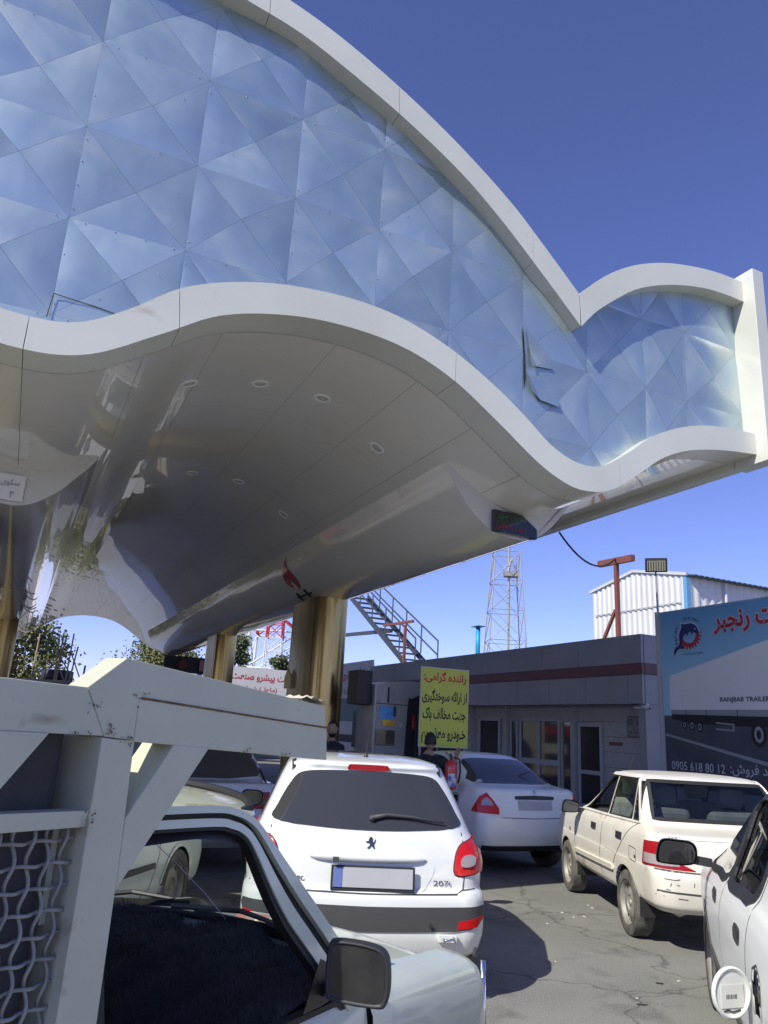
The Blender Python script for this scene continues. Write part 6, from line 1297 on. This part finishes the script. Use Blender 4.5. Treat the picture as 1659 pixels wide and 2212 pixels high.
# ================================================================ trees and shrubs
def tree(name, label, loc, hgt, rad, cols, n, leaf, squash=1.0, trunk=.16, seed=0, conifer=False, base=.35):
    rnd = random.Random(seed); t = thing(name, label, 'tree' if trunk else 'shrub', loc); tb = MB()
    mt = mat('bark', (.10, .075, .055), .9, bump=.6, bscale=20, bdist=.03)
    tb.tube([(0, 0, 0), (.05, .03, hgt * .3), (-.04, .05, hgt * .6), (0, 0, hgt * .85)], [max(trunk, .04), max(trunk, .04) * .8, max(trunk, .04) * .5, .03], 8); cl = []
    for k in range(26):
        a = rnd.uniform(0, 2 * pi); z = hgt * rnd.uniform(base, .97); rr = rad * (1 - ((z / hgt - .58) / .5) ** 2 * .8) * rnd.uniform(.35, 1.0)
        if conifer: rr = rad * (1.08 - z / hgt) / .7 * rnd.uniform(.4, 1)
        c = Vector((rr * cos(a), rr * sin(a), z)); cl.append((c, rad * rnd.uniform(.22, .42)))
        if rnd.random() < .6: tb.tube([(0, 0, z * .8), tuple(c.lerp(Vector((0, 0, z)), .4)), tuple(c)], [.05, .035, .015], 5)
    tr_ = tb.build('trunk', mt, t, smooth=True)
    lm = MB()
    for _ in range(n):
        c, r = rnd.choice(cl); p = c + Vector((rnd.gauss(0, .5), rnd.gauss(0, .5), rnd.gauss(0, .42))) * r; u = Vector((rnd.gauss(0, 1), rnd.gauss(0, 1), rnd.gauss(0, .7))).normalized(); v = u.cross(Vector((rnd.gauss(0, 1), rnd.gauss(0, 1), rnd.gauss(0, 1)))).normalized(); L = leaf * rnd.uniform(.6, 1.4); w = L * (.14 if conifer else .42)
        lm.add([p, p + u * L * .5 + v * w, p + u * L, p + u * L * .5 - v * w], [(0, 1, 2, 3)])
    me = bpy.data.meshes.new('crown'); me.from_pydata(lm.v, [], lm.f); obj('crown', me, mat(name + '_leaf' + str(seed), cols[0], .7, col2=cols[1], nscale=2.2), t)
    return t
G1 = ((.14, .17, .055), (.22, .21, .08)); G2 = ((.10, .135, .06), (.17, .20, .09)); G3 = ((.26, .23, .075), (.36, .28, .12))
tree('yellow_green_tree', 'yellow-green bushy tree at the left edge beside the rods', (-13.3, 25, 0), 4.5, 1.5, G3, 9000, .11, seed=1, trunk=.1)
tree('pine_tree', 'dark pine tree between the gold columns', (-7.35, 40, 0), 6.1, 1.05, G2, 14000, .13, seed=2, conifer=False)
tree('pine_tree', 'dark tree peeking out right of the red and white mast', (-5.6, 46, 0), 5.6, .8, G2, 7000, .14, seed=3)
tree('pine_tree', 'tall pine tree behind the far right end of the arch', (-12.2, 45, 0), 6.6, 2.0, G2, 20000, .13, seed=4)
tree('broadleaf_tree', 'olive green tree behind the hump of the pickup rack', (-11.0, 40, 0), 4.9, 2.3, G1, 20000, .11, seed=5)
tree('broadleaf_tree', 'light green tree just left of the farther gold column', (-8.6, 38, 0), 4.2, 1.5, ((.10, .11, .03), (.17, .15, .05)), 9000, .16, seed=6)
tree('sunlit_shrub', 'sunlit green shrub seen in the gap beside the dispenser', (-.55, 30.5, 0), 3.0, .8, ((.12, .17, .04), (.22, .24, .09)), 3500, .14, seed=7, trunk=.05, base=.1)
for k, (x, y, h) in enumerate(((-21, 33, 6), (-25, 24, 6.5), (-19, 41, 7), (-29, 30, 7))): tree('broadleaf_tree', ['broad tree out past the left lanes', 'tall tree out past the left lanes', 'dark tree behind the low building', 'spreading tree far out on the left'][k], (x, y, 0), h, 2.6, G1, 7000, .2, seed=20 + k)
